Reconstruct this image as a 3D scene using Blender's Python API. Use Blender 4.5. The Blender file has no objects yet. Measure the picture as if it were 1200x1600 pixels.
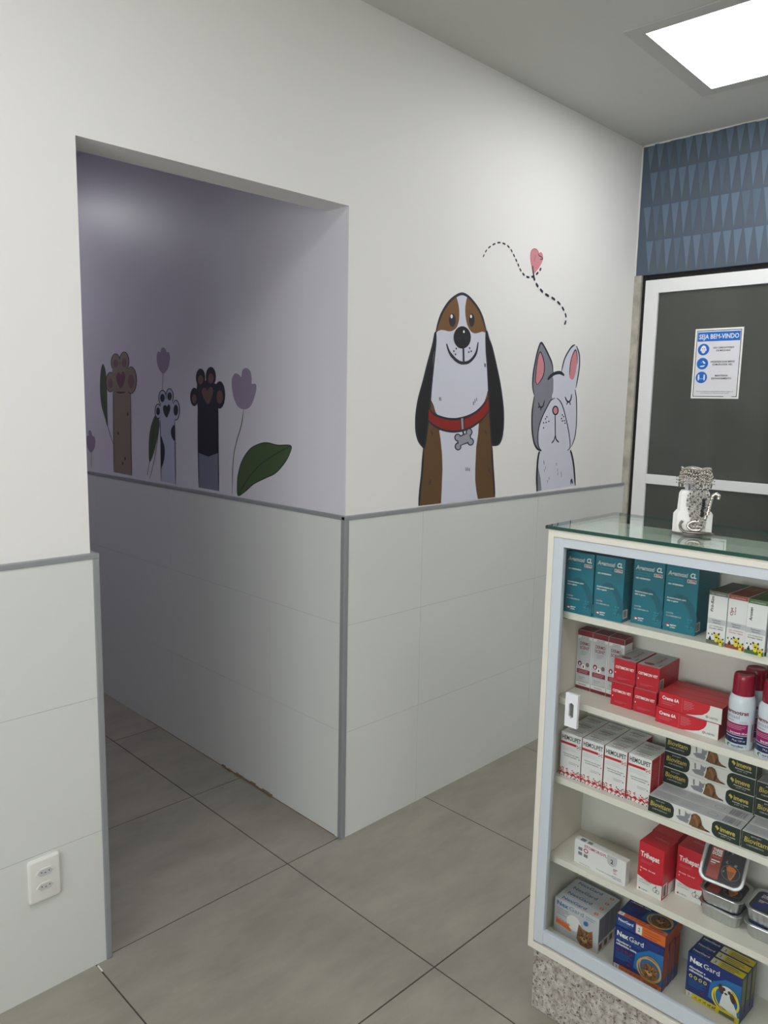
import bpy, bmesh, math, random
from math import sin, cos, pi, radians, atan2, hypot
from mathutils import Matrix, Vector
random.seed(7)
SC = bpy.context.scene
COL = SC.collection

# ------------------------------------------------------------------ camera
def make_camera():
    f, pitch, yaw, roll = 1203.79, 0.1426, 0.7845, 0.0196
    loc = Vector((-1.6861, -1.8697, 1.5135))
    F = Vector((sin(yaw)*cos(pitch), cos(yaw)*cos(pitch), -sin(pitch)))
    R = Vector((cos(yaw), -sin(yaw), 0)); U = R.cross(F)
    R2 = R*cos(roll) + U*sin(roll); U2 = U*cos(roll) - R*sin(roll)
    cd = bpy.data.cameras.new('camera'); cam = bpy.data.objects.new('camera', cd); COL.objects.link(cam)
    cd.sensor_fit = 'VERTICAL'; cd.sensor_height = 36; cd.lens = 36*f/1600; cd.clip_start = 0.02
    M = Matrix((R2, U2, -F)).transposed().to_4x4(); M.translation = loc
    cam.matrix_world = M; SC.camera = cam
make_camera()

# ------------------------------------------------------------------ light and exposure
W = bpy.data.worlds.new('world'); SC.world = W; W.use_nodes = True
W.node_tree.nodes['Background'].inputs[0].default_value = (0.985, 0.985, 1.0, 1)
W.node_tree.nodes['Background'].inputs[1].default_value = 6.0
SC.view_settings.view_transform = 'Standard'; SC.view_settings.look = 'None'
SC.view_settings.exposure = 0.0; SC.view_settings.gamma = 1.0
PANEL_STRENGTH = 12.3
PANELS = [(1.115, -0.81, True), (-1.4, -1.15, False), (1.0, -3.0, False), (-1.25, -3.0, False)]  # the last two, at the rear, are unseen and added for soft light
CEIL = 2.72
ADDED_WIN = (-2.75, -0.55, 0.75, 2.05)      # unseen window added in the left wall for side light on the pier: y0, y1, z0, z1; the sky beyond it is the daylight
def make_portal():
    ld = bpy.data.lights.new('added_window_portal', 'AREA'); ld.shape = 'RECTANGLE'; ld.size = ADDED_WIN[1]-ADDED_WIN[0]; ld.size_y = ADDED_WIN[3]-ADDED_WIN[2]; ld.cycles.is_portal = True
    o = bpy.data.objects.new('added_window_portal', ld); COL.objects.link(o); o.location = (-3.31, (ADDED_WIN[0]+ADDED_WIN[1])/2, (ADDED_WIN[2]+ADDED_WIN[3])/2)
    o.rotation_euler = Matrix(((0, 0, -1), (1, 0, 0), (0, -1, 0))).to_euler()      # local -Z points into the room (+X)
make_portal()

# ------------------------------------------------------------------ materials
def lin(c):
    c = c/255.0
    return c/12.92 if c <= 0.04045 else ((c+0.055)/1.055)**2.4
def rgb(t): return (lin(t[0]), lin(t[1]), lin(t[2]), 1)
MATS = {}
def mat(name, col, rough=0.5, metal=0.0, spec=0.5, bump=None, noise=None, coat=0.0):
    if name in MATS: return MATS[name]
    m = bpy.data.materials.new(name); m.use_nodes = True; nt = m.node_tree
    b = nt.nodes['Principled BSDF']
    b.inputs['Base Color'].default_value = rgb(col); b.inputs['Roughness'].default_value = rough
    b.inputs['Metallic'].default_value = metal; b.inputs['Specular IOR Level'].default_value = spec
    b.inputs['Coat Weight'].default_value = coat
    if noise:    # (second colour, scale, detail)
        tc = nt.nodes.new('ShaderNodeTexCoord'); n = nt.nodes.new('ShaderNodeTexNoise')
        n.inputs['Scale'].default_value = noise[1]; n.inputs['Detail'].default_value = noise[2]
        r = nt.nodes.new('ShaderNodeValToRGB'); r.color_ramp.elements[0].position = 0.35; r.color_ramp.elements[1].position = 0.65
        r.color_ramp.elements[0].color = rgb(col); r.color_ramp.elements[1].color = rgb(noise[0])
        nt.links.new(tc.outputs['Object'], n.inputs['Vector']); nt.links.new(n.outputs['Fac'], r.inputs['Fac'])
        nt.links.new(r.outputs['Color'], b.inputs['Base Color'])
    if bump:     # (scale, strength, distance)
        tc = nt.nodes.new('ShaderNodeTexCoord'); n = nt.nodes.new('ShaderNodeTexNoise')
        n.inputs['Scale'].default_value = bump[0]; n.inputs['Detail'].default_value = 3
        bp = nt.nodes.new('ShaderNodeBump'); bp.inputs['Strength'].default_value = bump[1]; bp.inputs['Distance'].default_value = bump[2]
        nt.links.new(tc.outputs['Object'], n.inputs['Vector']); nt.links.new(n.outputs['Fac'], bp.inputs['Height'])
        nt.links.new(bp.outputs['Normal'], b.inputs['Normal'])
    MATS[name] = m; return m
def glassy(name, tint, f0=1.5, rough=0.02):
    m = bpy.data.materials.new(name); m.use_nodes = True; nt = m.node_tree
    nt.nodes.remove(nt.nodes['Principled BSDF']); out = nt.nodes['Material Output']
    t = nt.nodes.new('ShaderNodeBsdfTransparent'); g = nt.nodes.new('ShaderNodeBsdfGlossy'); x = nt.nodes.new('ShaderNodeMixShader')
    fr = nt.nodes.new('ShaderNodeFresnel'); ge = nt.nodes.new('ShaderNodeNewGeometry'); mr = nt.nodes.new('ShaderNodeMapRange')
    mr.inputs['To Min'].default_value = f0; mr.inputs['To Max'].default_value = 1/f0      # same reflectance on entering and leaving faces
    nt.links.new(ge.outputs['Backfacing'], mr.inputs['Value']); nt.links.new(mr.outputs[0], fr.inputs['IOR'])
    t.inputs['Color'].default_value = (*tint, 1); g.inputs['Roughness'].default_value = rough
    g.inputs['Color'].default_value = (1, 1, 1, 1)
    nt.links.new(fr.outputs[0], x.inputs[0]); nt.links.new(t.outputs[0], x.inputs[1]); nt.links.new(g.outputs[0], x.inputs[2])
    nt.links.new(x.outputs[0], out.inputs['Surface']); MATS[name] = m; return m
def emit(name, col, s):
    m = bpy.data.materials.new(name); m.use_nodes = True; nt = m.node_tree
    b = nt.nodes['Principled BSDF']; b.inputs['Base Color'].default_value = (0.8, 0.8, 0.8, 1)
    b.inputs['Emission Color'].default_value = (*col, 1); b.inputs['Emission Strength'].default_value = s
    MATS[name] = m; return m

mat('paint', (232, 231, 227), 0.55, spec=0.35, bump=(14, 0.06, 0.004))
mat('ceiling_paint', (205, 205, 200), 0.8, spec=0.2)
mat('lilac_paint', (206, 203, 216), 0.42, spec=0.45)
mat('lilac_deep', (190, 184, 206), 0.6)
mat('wall_tile', (216, 219, 214), 0.28, spec=0.5)
mat('tile_joint', (160, 160, 155), 0.8)
mat('trim_metal', (146, 149, 150), 0.42, metal=0.1)
mat('grout', (72, 68, 62), 0.9)
mat('wallpaper', (74, 88, 104), 0.5)
mat('wallpaper_light', (96, 114, 132), 0.42)
mat('wallpaper_grey', (80, 90, 100), 0.55)
mat('wallpaper_mid', (84, 100, 117), 0.45)
mat('door_alu', (232, 233, 232), 0.4, spec=0.5)
mat('marble', (186, 182, 168), 0.4, noise=((150, 148, 138), 18, 6))
mat('door_glass', (76, 79, 73), 0.14, spec=0.5, noise=((71, 74, 68), 3, 5))
mat('dark_gap', (30, 30, 28), 0.8)
mat('caulk', (215, 215, 210), 0.7)
mat('sealant', (128, 112, 92), 0.9, bump=(120, 0.8, 0.004))
mat('panel_rim', (190, 190, 186), 0.6)
emit('panel_light', (0.985, 0.985, 1.01), PANEL_STRENGTH)
emit('passage_lamp_light', (0.98, 0.97, 1.0), 52.0)

def floor_material():
    m = mat('floor_tile', (140, 139, 130), 0.34, spec=0.45); nt = m.node_tree; b = nt.nodes['Principled BSDF']
    tc = nt.nodes.new('ShaderNodeTexCoord'); mp = nt.nodes.new('ShaderNodeMapping'); mp.inputs['Scale'].default_value = (1.6, 3.6, 1)
    mp.inputs['Rotation'].default_value = (0, 0, 0.6)
    n = nt.nodes.new('ShaderNodeTexNoise'); n.inputs['Scale'].default_value = 2.2; n.inputs['Detail'].default_value = 7; n.inputs['Roughness'].default_value = 0.62
    r = nt.nodes.new('ShaderNodeValToRGB'); e = r.color_ramp.elements
    e[0].position = 0.36; e[0].color = rgb((137, 134, 123)); e[1].position = 0.64; e[1].color = rgb((154, 150, 138))
    nt.links.new(tc.outputs['Object'], mp.inputs[0]); nt.links.new(mp.outputs[0], n.inputs['Vector'])
    nt.links.new(n.outputs['Fac'], r.inputs[0]); nt.links.new(r.outputs[0], b.inputs['Base Color'])
    mr = nt.nodes.new('ShaderNodeMapRange'); mr.inputs['To Min'].default_value = 0.28; mr.inputs['To Max'].default_value = 0.42
    nt.links.new(n.outputs['Fac'], mr.inputs[0]); nt.links.new(mr.outputs[0], b.inputs['Roughness'])
floor_material()
def granite_material():
    m = mat('granite', (170, 163, 155), 0.35); nt = m.node_tree; b = nt.nodes['Principled BSDF']
    tc = nt.nodes.new('ShaderNodeTexCoord')
    def nz(scale, det, lo, hi, c0, c1):
        n = nt.nodes.new('ShaderNodeTexNoise'); n.inputs['Scale'].default_value = scale; n.inputs['Detail'].default_value = det
        r = nt.nodes.new('ShaderNodeValToRGB'); r.color_ramp.elements[0].position = lo; r.color_ramp.elements[1].position = hi
        r.color_ramp.elements[0].color = c0; r.color_ramp.elements[1].color = c1
        nt.links.new(tc.outputs['Object'], n.inputs['Vector']); nt.links.new(n.outputs['Fac'], r.inputs[0]); return r
    base = nz(70, 4, 0.35, 0.65, rgb((158, 150, 142)), rgb((200, 195, 187)))
    sp = nz(190, 3, 0.61, 0.66, (0, 0, 0, 1), (1, 1, 1, 1)); sp2 = nz(110, 5, 0.56, 0.66, (0, 0, 0, 1), (1, 1, 1, 1))
    m1 = nt.nodes.new('ShaderNodeMix'); m1.data_type = 'RGBA'; m2 = nt.nodes.new('ShaderNodeMix'); m2.data_type = 'RGBA'
    nt.links.new(sp2.outputs[0], m1.inputs[0]); nt.links.new(base.outputs[0], m1.inputs[6]); m1.inputs[7].default_value = rgb((116, 104, 96))
    nt.links.new(sp.outputs[0], m2.inputs[0]); nt.links.new(m1.outputs[2], m2.inputs[6]); m2.inputs[7].default_value = rgb((42, 36, 36))
    nt.links.new(m2.outputs[2], b.inputs['Base Color'])
granite_material()
mat('cab_white', (222, 219, 207), 0.45, spec=0.4)
mat('cab_inner', (214, 214, 206), 0.5, spec=0.35)
mat('cab_alu', (196, 205, 212), 0.32, spec=0.5)
mat('dark_metal', (60, 58, 55), 0.5, metal=0.5)
mat('pull_white', (228, 230, 234), 0.35)
mat('slot_grey', (96, 98, 94), 0.6)
glassy('door_pane', (0.975, 0.985, 0.98), 1.24)
glassy('counter_glass', (0.90, 0.965, 0.945), 1.5)
mat('glass_edge', (12, 66, 55), 0.2, spec=0.6)
mat('plastic_white', (222, 222, 216), 0.35)
mat('socket_grey', (196, 197, 194), 0.4)
mat('foil', (196, 198, 198), 0.3, metal=0.9)
mat('foil_lid', (196, 198, 198), 0.42, metal=0.9)
mat('silver', (196, 190, 182), 0.26, metal=1.0)
mat('silver_dark', (120, 116, 110), 0.3, metal=0.9)
mat('stand_white', (235, 234, 230), 0.4)
mat('stand_black', (22, 22, 24), 0.5)
INK = dict(white=(235,235,232), black=(28,28,30), ink=(34,34,36), navy=(40,44,54), navy2=(120,124,134), pale=(206,208,216), pale2=(208,210,222),
  brown=(98,72,42), brown2=(120,84,48), red=(140,36,30), grey=(150,152,162), grey2=(128,131,140), pink=(206,134,142), rose=(186,112,124),
  grey3=(120,124,142), tan=(144,130,112), plum=(70,52,56), mauve=(122,96,98), plum2=(118,78,86), lav=(186,190,210), night=(30,30,44), umber=(112,80,78),
  tulip=(152,138,160), leaf=(68,88,52), leafd=(46,62,38), stem=(96,112,88),
  teal=(0,108,126), teal_dk=(0,90,108), teal_lt=(48,150,164), crimson=(186,22,42), wine=(120,22,42), wine_cap=(142,12,48), box_white=(222,222,220),
  box_grey=(186,188,190), txt_grey=(120,122,126), rust=(150,68,40), moss=(70,104,48), olive=(100,104,92), puppy=(226,206,40), dkgreen=(24,42,34), gold=(196,176,84),
  cream=(216,217,212), catgrey=(130,132,138), dogbrown=(112,76,34), dogdark=(70,42,28), magenta=(150,20,100), labnavy=(26,34,84), logogreen=(40,120,70),
  alured=(196,28,46), deepred=(150,22,38), nexblue=(18,44,116), nexsky=(30,104,164), orange=(212,104,36), orange_dk=(176,78,30), nexyellow=(222,202,44), ring=(196,156,84),
  silverbox=(188,190,192), nexgreybl=(96,122,160), terr=(140,92,56), terrdk=(92,58,38), signblue=(0,104,196), signgrey=(222,222,226), stomo=(176,30,92),
  film_dark=(46,46,50), film_red=(150,70,62), film_blue=(34,52,112), carrot=(206,112,50), canwhite=(206,214,222), paper=(230,230,228), violet=(120,110,150), darkgrn=(30,90,60))
def ink(k):
    if k in MATS: return MATS[k]
    r = 0.6
    if k in ('wine_cap', 'canwhite', 'magenta', 'labnavy'): r = 0.25
    elif k in ('teal', 'teal_dk', 'crimson', 'deepred', 'alured', 'nexblue', 'orange', 'nexyellow', 'box_white', 'cream', 'silverbox', 'dkgreen'): r = 0.38
    return mat(k, INK[k], r)

# ------------------------------------------------------------------ objects
def tag(o, label=None, cat=None, group=None, kind=None):
    if label: o['label'] = label
    if cat: o['category'] = cat
    if group: o['group'] = group
    if kind: o['kind'] = kind
    return o
def link(name, me, parent=None, loc=(0, 0, 0), rot=(0, 0, 0)):
    o = bpy.data.objects.new(name, me); COL.objects.link(o); o.location = loc; o.rotation_euler = rot
    if parent: o.parent = parent
    return o
def empty(name, loc=(0, 0, 0), rz=0, label=None, cat=None, group=None):
    o = bpy.data.objects.new(name, None); COL.objects.link(o); o.location = loc; o.rotation_euler = (0, 0, rz)
    o.empty_display_size = 0.05
    return tag(o, label, cat, group)
class MB:
    """collects geometry of one mesh"""
    def __init__(s): s.v = []; s.f = []; s.m = []; s.mats = []
    def mi(s, k):
        if k not in s.mats: s.mats.append(k)
        return s.mats.index(k)
    def add(s, vs, fs, k):
        b = len(s.v); s.v += [tuple(p) for p in vs]; i = s.mi(k)
        for f in fs: s.f.append(tuple(b+q for q in f)); s.m.append(i)
        return s
    def box(s, x0, x1, y0, y1, z0, z1, k, bev=0.0):
        if bev <= 0:
            vs = [(x, y, z) for z in (z0, z1) for y in (y0, y1) for x in (x0, x1)]
            return s.add(vs, [(0,2,3,1),(4,5,7,6),(0,1,5,4),(2,6,7,3),(0,4,6,2),(1,3,7,5)], k)
        bm = bmesh.new(); bmesh.ops.create_cube(bm, size=1)
        for v in bm.verts: v.co = Vector(((x0+x1)/2+v.co.x*(x1-x0), (y0+y1)/2+v.co.y*(y1-y0), (z0+z1)/2+v.co.z*(z1-z0)))
        bmesh.ops.bevel(bm, geom=bm.edges[:], offset=bev, segments=2, affect='EDGES', profile=0.6)
        s.bm(bm, k); return s
    def bm(s, bm, k):
        bm.verts.ensure_lookup_table(); bm.verts.index_update()
        s.add([v.co[:] for v in bm.verts], [[v.index for v in f.verts] for f in bm.faces], k); bm.free()
    def lathe(s, prof, k, n=32, c=(0, 0, 0), sx=1, sy=1):
        vs = []; fs = []
        for r, z in prof:
            for i in range(n): vs.append((c[0]+r*cos(2*pi*i/n)*sx, c[1]+r*sin(2*pi*i/n)*sy, c[2]+z))
        for j in range(len(prof)-1):
            for i in range(n): a = j*n+i; b = j*n+(i+1) % n; fs.append((a, b, b+n, a+n))
        fs.append(tuple(range(n))[::-1]); fs.append(tuple((len(prof)-1)*n+i for i in range(n)))
        return s.add(vs, fs, k)
    def tube(s, pts, r, k, n=8):
        P = [Vector(p) for p in pts]; vs = []; fs = []
        for i, p in enumerate(P):
            d = (P[min(i+1, len(P)-1)]-P[max(i-1, 0)]).normalized(); a = d.orthogonal() if abs(d.z) > .95 else d.cross(Vector((0, 0, 1))); a.normalize(); b = d.cross(a)
            rr = r[i] if isinstance(r, (list, tuple)) else r
            for q in range(n): vs.append(p+a*cos(2*pi*q/n)*rr+b*sin(2*pi*q/n)*rr)
        for i in range(len(P)-1):
            for q in range(n): A = i*n+q; B = i*n+(q+1) % n; fs.append((A, B, B+n, A+n))
        fs.append(tuple(range(n))[::-1]); fs.append(tuple((len(P)-1)*n+q for q in range(n)))
        return s.add(vs, fs, k)
    def ball(s, c, r, k, sub=1, sz=1):
        bm = bmesh.new(); bmesh.ops.create_icosphere(bm, subdivisions=sub, radius=r)
        for v in bm.verts: v.co = Vector((v.co.x, v.co.y, v.co.z*sz))+Vector(c)
        s.bm(bm, k); return s
    def prism(s, poly, y0, y1, k):      # poly in x,z extruded along y
        n = len(poly); vs = [(x, y0, z) for x, z in poly]+[(x, y1, z) for x, z in poly]
        return s.add(vs, [tuple(range(n)), tuple(range(2*n-1, n-1, -1))]+[(i, i+n, (i+1) % n+n, (i+1) % n) for i in range(n)], k)
    def mesh(s, name, smooth=False):
        me = bpy.data.meshes.new(name); me.from_pydata(s.v, [], s.f); me.polygons.foreach_set('material_index', s.m)
        for k in s.mats: me.materials.append(ink(k) if k not in MATS else MATS[k])
        if smooth is True: me.polygons.foreach_set('use_smooth', [True]*len(s.f))
        me.update(); return me
    def build(s, name, parent=None, loc=(0, 0, 0), rot=(0, 0, 0), smooth=False):
        o = link(name, s.mesh(name, smooth), parent, loc, rot)
        if smooth == 'auto':
            o.data.polygons.foreach_set('use_smooth', [True]*len(s.f))
            try: o.data.set_sharp_from_angle(angle=radians(40))
            except Exception: pass
        return o

# ------------------------------------------------------------------ flat print on faces
TXT = {}
def glyphs(t, bold, shear):
    key = (t, bold, shear)
    if key in TXT: return TXT[key]
    cu = bpy.data.curves.new('text', 'FONT'); cu.body = t; cu.size = 1; cu.resolution_u = 2; cu.offset = bold*0.012; cu.shear = shear
    o = bpy.data.objects.new('text', cu); COL.objects.link(o)
    dg = bpy.context.evaluated_depsgraph_get(); me = o.evaluated_get(dg).to_mesh()
    vs = [(v.co.x, v.co.y) for v in me.vertices]; fs = [tuple(p.vertices) for p in me.polygons]
    o.evaluated_get(dg).to_mesh_clear(); bpy.data.objects.remove(o); bpy.data.curves.remove(cu)
    w = max([v[0] for v in vs] or [1]); TXT[key] = (vs, fs, w); return TXT[key]
class Print:
    """draws into an MB on a plane: origin, right, up, outward normal; or round a cylinder"""
    def __init__(s, mb, org, right, up, nrm, cyl=None):
        s.mb = mb; s.lay = 1; s.cyl = cyl
        if not cyl: s.o = Vector(org); s.r = Vector(right); s.u = Vector(up); s.n = Vector(nrm)
    def pt(s, x, y):
        e = 0.00006*s.lay
        if s.cyl:
            R = s.cyl; a = x/R - pi/2
            return (cos(a)*(R+e*2), sin(a)*(R+e*2), y)
        return s.o+s.r*x+s.u*y+s.n*e
    def poly(s, pts, k):
        s.mb.add([s.pt(*p) for p in pts], [tuple(range(len(pts)))], k); s.lay += 1; return s
    def rect(s, x0, y0, x1, y1, k):
        if s.cyl:
            n = max(1, int(abs(x1-x0)/0.003)); xs = [x0+(x1-x0)*i/n for i in range(n+1)]
            vs = [s.pt(x, y) for x in xs for y in (y0, y1)]
            s.mb.add(vs, [(2*i, 2*i+2, 2*i+3, 2*i+1) for i in range(n)], k); s.lay += 1; return s
        return s.poly([(x0, y0), (x1, y0), (x1, y1), (x0, y1)], k)
    def ell(s, cx, cy, rx, ry, k, n=18, rot=0):
        return s.poly([(cx+rx*cos(2*pi*i/n)*cos(rot)-ry*sin(2*pi*i/n)*sin(rot), cy+rx*cos(2*pi*i/n)*sin(rot)+ry*sin(2*pi*i/n)*cos(rot)) for i in range(n)], k)
    def ring(s, cx, cy, rx, ry, w, k, n=28, rot=0, a0=0, a1=2*pi):
        vs = []; 
        for i in range(n+1):
            a = a0+(a1-a0)*i/n
            for q in (0, w):
                x, y = (rx-q)*cos(a), (ry-q)*sin(a); vs.append(s.pt(cx+x*cos(rot)-y*sin(rot), cy+x*sin(rot)+y*cos(rot)))
        s.mb.add(vs, [(2*i, 2*i+2, 2*i+3, 2*i+1) for i in range(n)], k); s.lay += 1; return s
    def text(s, t, x, y, h, k, w=None, bold=0, shear=0, align='L', rot=0):
        vs, fs, tw = glyphs(t, bold, shear); sy = h/0.72; sx = (w/tw) if w else sy
        ox = 0 if align == 'L' else (-tw*sx/2 if align == 'C' else -tw*sx)
        c, q = cos(rot), sin(rot)
        s.mb.add([s.pt(x+(vx*sx+ox)*c-vy*sy*q, y+(vx*sx+ox)*q+vy*sy*c) for vx, vy in vs], fs, k); s.lay += 1; return s
    def lines(s, x, y, ws, h, gap, k):     # small print too fine to read
        for i, w in enumerate(ws):
            s.rect(x, y-i*gap-h, x+w, y-i*gap, k); s.lay -= 1
        s.lay += 1; return s
    def bars(s, x0, y0, x1, y1, k='black', n=11):
        rd = random.Random(5)
        for i in range(n):
            a = x0+(x1-x0)*i/n; s.rect(a, y0, a+(x1-x0)/n*rd.choice((.3, .5, .7)), y1, k); s.lay -= 1
        s.lay += 1; return s
def faces(mb, w, d, h):
    return dict(F=Print(mb, (0,0,0), (1,0,0), (0,0,1), (0,-1,0)), R=Print(mb, (w,0,0), (0,1,0), (0,0,1), (1,0,0)),
                T=Print(mb, (0,0,h), (1,0,0), (0,1,0), (0,0,1)), L=Print(mb, (0,d,0), (0,-1,0), (0,0,1), (-1,0,0)), B=Print(mb, (w,d,0), (-1,0,0), (0,0,1), (0,1,0)))

# ================================================================== the setting
def S(mb, name, **k):
    o = mb.build(name, **k); o['kind'] = 'structure'; return o
L = 1.849; XL, YB, YP = -3.3, -4.3, 3.2
def build_floor():
    xs = [-0.237+0.655*i for i in range(-5, 5)]
    ys = sorted([-0.645-0.645*i for i in range(0, 6)]+[0.0, 0.593, 1.25, 1.895, 2.54, 3.185, 3.83])
    mb = MB(); mb.box(XL, L+0.1, YB, YP, -0.05, -0.0015, 'grout'); g = 0.0022
    for i in range(len(xs)-1):
        for j in range(len(ys)-1):
            x0, x1 = max(xs[i]+g, XL), min(xs[i+1]-g, L+0.1); y0, y1 = max(ys[j]+g, YB), min(ys[j+1]-g, YP)
            if x1 > x0 and y1 > y0: mb.box(x0, x1, y0, y1, -0.01, 0, 'floor_tile')
    S(mb, 'floor')
build_floor()
mat('passage_paint', (218, 217, 222), 0.4, spec=0.5)
m = MB(); m.box(XL, -0.863, 0, 0.11, 0, CEIL, 'paint'); m.box(-0.863, 0, 0, 0.11, 2.115, CEIL, 'paint')
m.box(0, L+0.1, 0, 0.0005, 0, CEIL, 'paint'); m.box(0.1, L+0.1, 0.0005, 0.2, 0, CEIL, 'paint'); S(m, 'wall_front')
S(MB().box(0, 0.1, 0.0005, YP, 0, CEIL, 'passage_paint'), 'wall_passage_right')
S(MB().box(-1.62, -1.5, 0.11, YP, 0, CEIL, 'lilac_deep'), 'wall_passage_left')
S(MB().box(-1.62, 0, YP, YP+0.1, 0, CEIL, 'lilac_deep'), 'wall_passage_back')
m = MB(); wy0, wy1, wz0, wz1 = ADDED_WIN
m.box(XL-0.1, XL, YB, wy0, 0, CEIL, 'paint'); m.box(XL-0.1, XL, wy1, 0.11, 0, CEIL, 'paint'); m.box(XL-0.1, XL, wy0, wy1, 0, wz0, 'paint'); m.box(XL-0.1, XL, wy0, wy1, wz1, CEIL, 'paint'); S(m, 'wall_left')
m = MB()
for a, c, d, e in ((wy0, wy0+0.04, wz0, wz1), (wy1-0.04, wy1, wz0, wz1), (wy0, wy1, wz0, wz0+0.04), (wy0, wy1, wz1-0.04, wz1), ((wy0+wy1)/2-0.02, (wy0+wy1)/2+0.02, wz0, wz1)): m.box(XL-0.07, XL-0.03, a, c, d, e, 'door_alu')
w = S(m, 'added_window_1'); MB().box(XL-0.052, XL-0.048, wy0+0.03, wy1-0.03, wz0+0.03, wz1-0.03, 'door_pane').build('glass_pane', w)  # frame and pane of the out-of-view window, added to let side light in
S(MB().box(XL-0.1, L+0.1, YB-0.1, YB, 0, CEIL, 'paint'), 'wall_back')
m = MB()
m.box(XL-0.1, L+0.1, YB-0.1, 0.11, CEIL, CEIL+0.08, 'ceiling_paint'); m.box(-1.62, 0, 0.11, YP+0.1, 2.645, 2.75, 'lilac_paint')
S(m, 'ceiling')
# right wall: patterned wallpaper over the door, plain wall beyond the door leaves
DY = -1.98
m = MB(); m.box(L, L+0.12, DY, 0.0, 2.13, CEIL, 'wallpaper'); m.box(L, L+0.12, YB, DY, 0, CEIL, 'paint')
rows = [2.13, 2.287, 2.443, 2.595, CEIL]; rd = random.Random(3)
for r in range(4):
    z0, z1 = rows[r], rows[r+1]; n = 44; cw = -DY/n; off = 0.5*(r % 2)
    for i in range(n+1):
        y = -(i+off)*cw
        if y-cw < DY or y > -0.001: continue
        e = L-0.0004; a, b = rd.uniform(0.3, 0.55), rd.uniform(0.42, 0.6)
        m.add([(e, y, z1-0.004), (e, y-cw*0.8, z1-0.004), (e, y-cw*b, z0+0.006)], [(0, 1, 2)], rd.choice(('wallpaper_light', 'wallpaper_light', 'wallpaper_mid')))
        m.add([(e+.0002, y-cw*1.3, z0+0.004), (e+.0002, y-cw*0.55, z0+0.004), (e+.0002, y-cw*0.9, z1-0.006)], [(0, 1, 2)], 'wallpaper_grey')
S(m, 'wall_right')
m = MB(); rd = random.Random(2); y = 0
while y > DY:
    w = rd.uniform(0.02, 0.06); m.box(L-0.004, L+0.001, y-w, y, CEIL-rd.uniform(0.003, 0.008), CEIL, 'caulk'); y -= w
m.box(L-0.004, L+0.001, -0.005, 0, 2.13, CEIL, 'caulk'); S(m, 'trim_1')
m = MB(); m.box(L-0.004, L+0.12, -0.036, 0.0, 0, 2.13, 'marble'); m.box(L+0.012, L+0.12, -0.055, -0.036, 0, 2.13, 'dark_gap'); m.box(L+0.02, L+0.12, DY, -0.055, 2.105, 2.13, 'dark_gap')
S(m, 'trim_2')
def door(name, y0, y1):
    m = MB(); x0, x1 = L+0.004, L+0.044; zr = 2.105
    m.box(x0, x1, y0-0.066, y0, 0.01, zr, 'door_alu', 0.001); m.box(x0, x1, y1, y1+0.066, 0.01, zr, 'door_alu', 0.001)
    m.box(x0, x1, y1+0.066, y0-0.066, 2.044, zr, 'door_alu', 0.001); m.box(x0+0.001, x1, y1+0.066, y0-0.066, 1.143, 1.189, 'door_alu', 0.001)
    m.box(x0, x1, y1+0.066, y0-0.066, 0.01, 0.1, 'door_alu', 0.001)
    d = S(m, name)
    MB().box(x0+0.012, x0+0.02, y1+0.06, y0-0.06, 1.18, 2.05, 'door_glass').build('glass_pane', d)
    MB().box(x0+0.012, x0+0.02, y1+0.06, y0-0.06, 0.09, 1.15, 'door_glass').build('glass_pane', d)
    return d
door('door_1', -0.055, -1.015); door('door_2', -1.02, -1.975)
S(MB().box(L+0.1, L+0.14, DY, 0, 0, 2.2, 'dark_gap'), 'wall_behind_doors')

# tiled wainscot
def tiling(name, axis, a0, a1, zs, cols, at, t=0.0135):
    """axis 'x': wall face at y=at facing -y; axis 'y': wall face at x=at facing -x"""
    m = MB(); g = 0.0006
    def bx(p0, p1, z0, z1, d, k):
        if axis == 'x': m.box(p0, p1, at-d, at, z0, z1, k)
        else: m.box(at-d, at, p0, p1, z0, z1, k)
    bx(a0, a1, 0, zs[-1], t-0.0012, 'tile_joint')
    for r in range(len(zs)-1):
        cs = [a0]+[c for c in cols[r] if a0 < c < a1]+[a1]
        for i in range(len(cs)-1): bx(cs[i]+(g if i else 0), cs[i+1]-(g if i < len(cs)-2 else 0), zs[r]+(g if r else 0), zs[r+1]-g, t, 'wall_tile')
    S(m, name)
c3 = [0.367, 1.10, 1.83]
tiling('wall_front_tiling', 'x', -0.0135, L-0.004, [0, 0.386, 0.765, 1.127], [c3, c3, c3], 0)
tiling('wall_passage_tiling', 'y', 0, YP, [0, 0.392, 0.77, 1.127], [[0.405, 1.125, 1.86, 2.6], [0.40, 1.122, 1.857, 2.6], [1.118, 1.852, 2.6]], 0)
cl = [-3.06, -2.33, -1.595]
tiling('wall_pier_tiling', 'x', XL, -0.8635+0.0135, [0, 0.377, 0.744, 1.112], [cl, cl, cl], 0)
m = MB(); m.box(-0.8628, -0.8495, 0.0005, 0.11, 0, 1.112, 'wall_tile'); S(m, 'wall_pier_end_tiling')
m = MB(); m.box(-0.0165, L-0.004, -0.0165, 0, 1.124, 1.137, 'trim_metal', 0.0015); m.box(-0.0165, 0, -0.0148, YP, 1.1242, 1.1368, 'trim_metal', 0.0015); S(m, 'trim_3')
m = MB(); m.box(-0.0165, 0.0035, -0.0165, 0.0035, 0, 1.125, 'trim_metal', 0.003); S(m, 'trim_4')
m = MB(); m.box(XL, -0.8465, -0.0165, 0, 1.108, 1.121, 'trim_metal', 0.0015); m.box(-0.862, -0.8467, -0.0148, 0.11, 1.1082, 1.1208, 'trim_metal', 0.0015); S(m, 'trim_5')
m = MB(); m.box(-0.8635, -0.8465, -0.0165, 0.002, 0, 1.1079, 'trim_metal', 0.003); S(m, 'trim_6')
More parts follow.
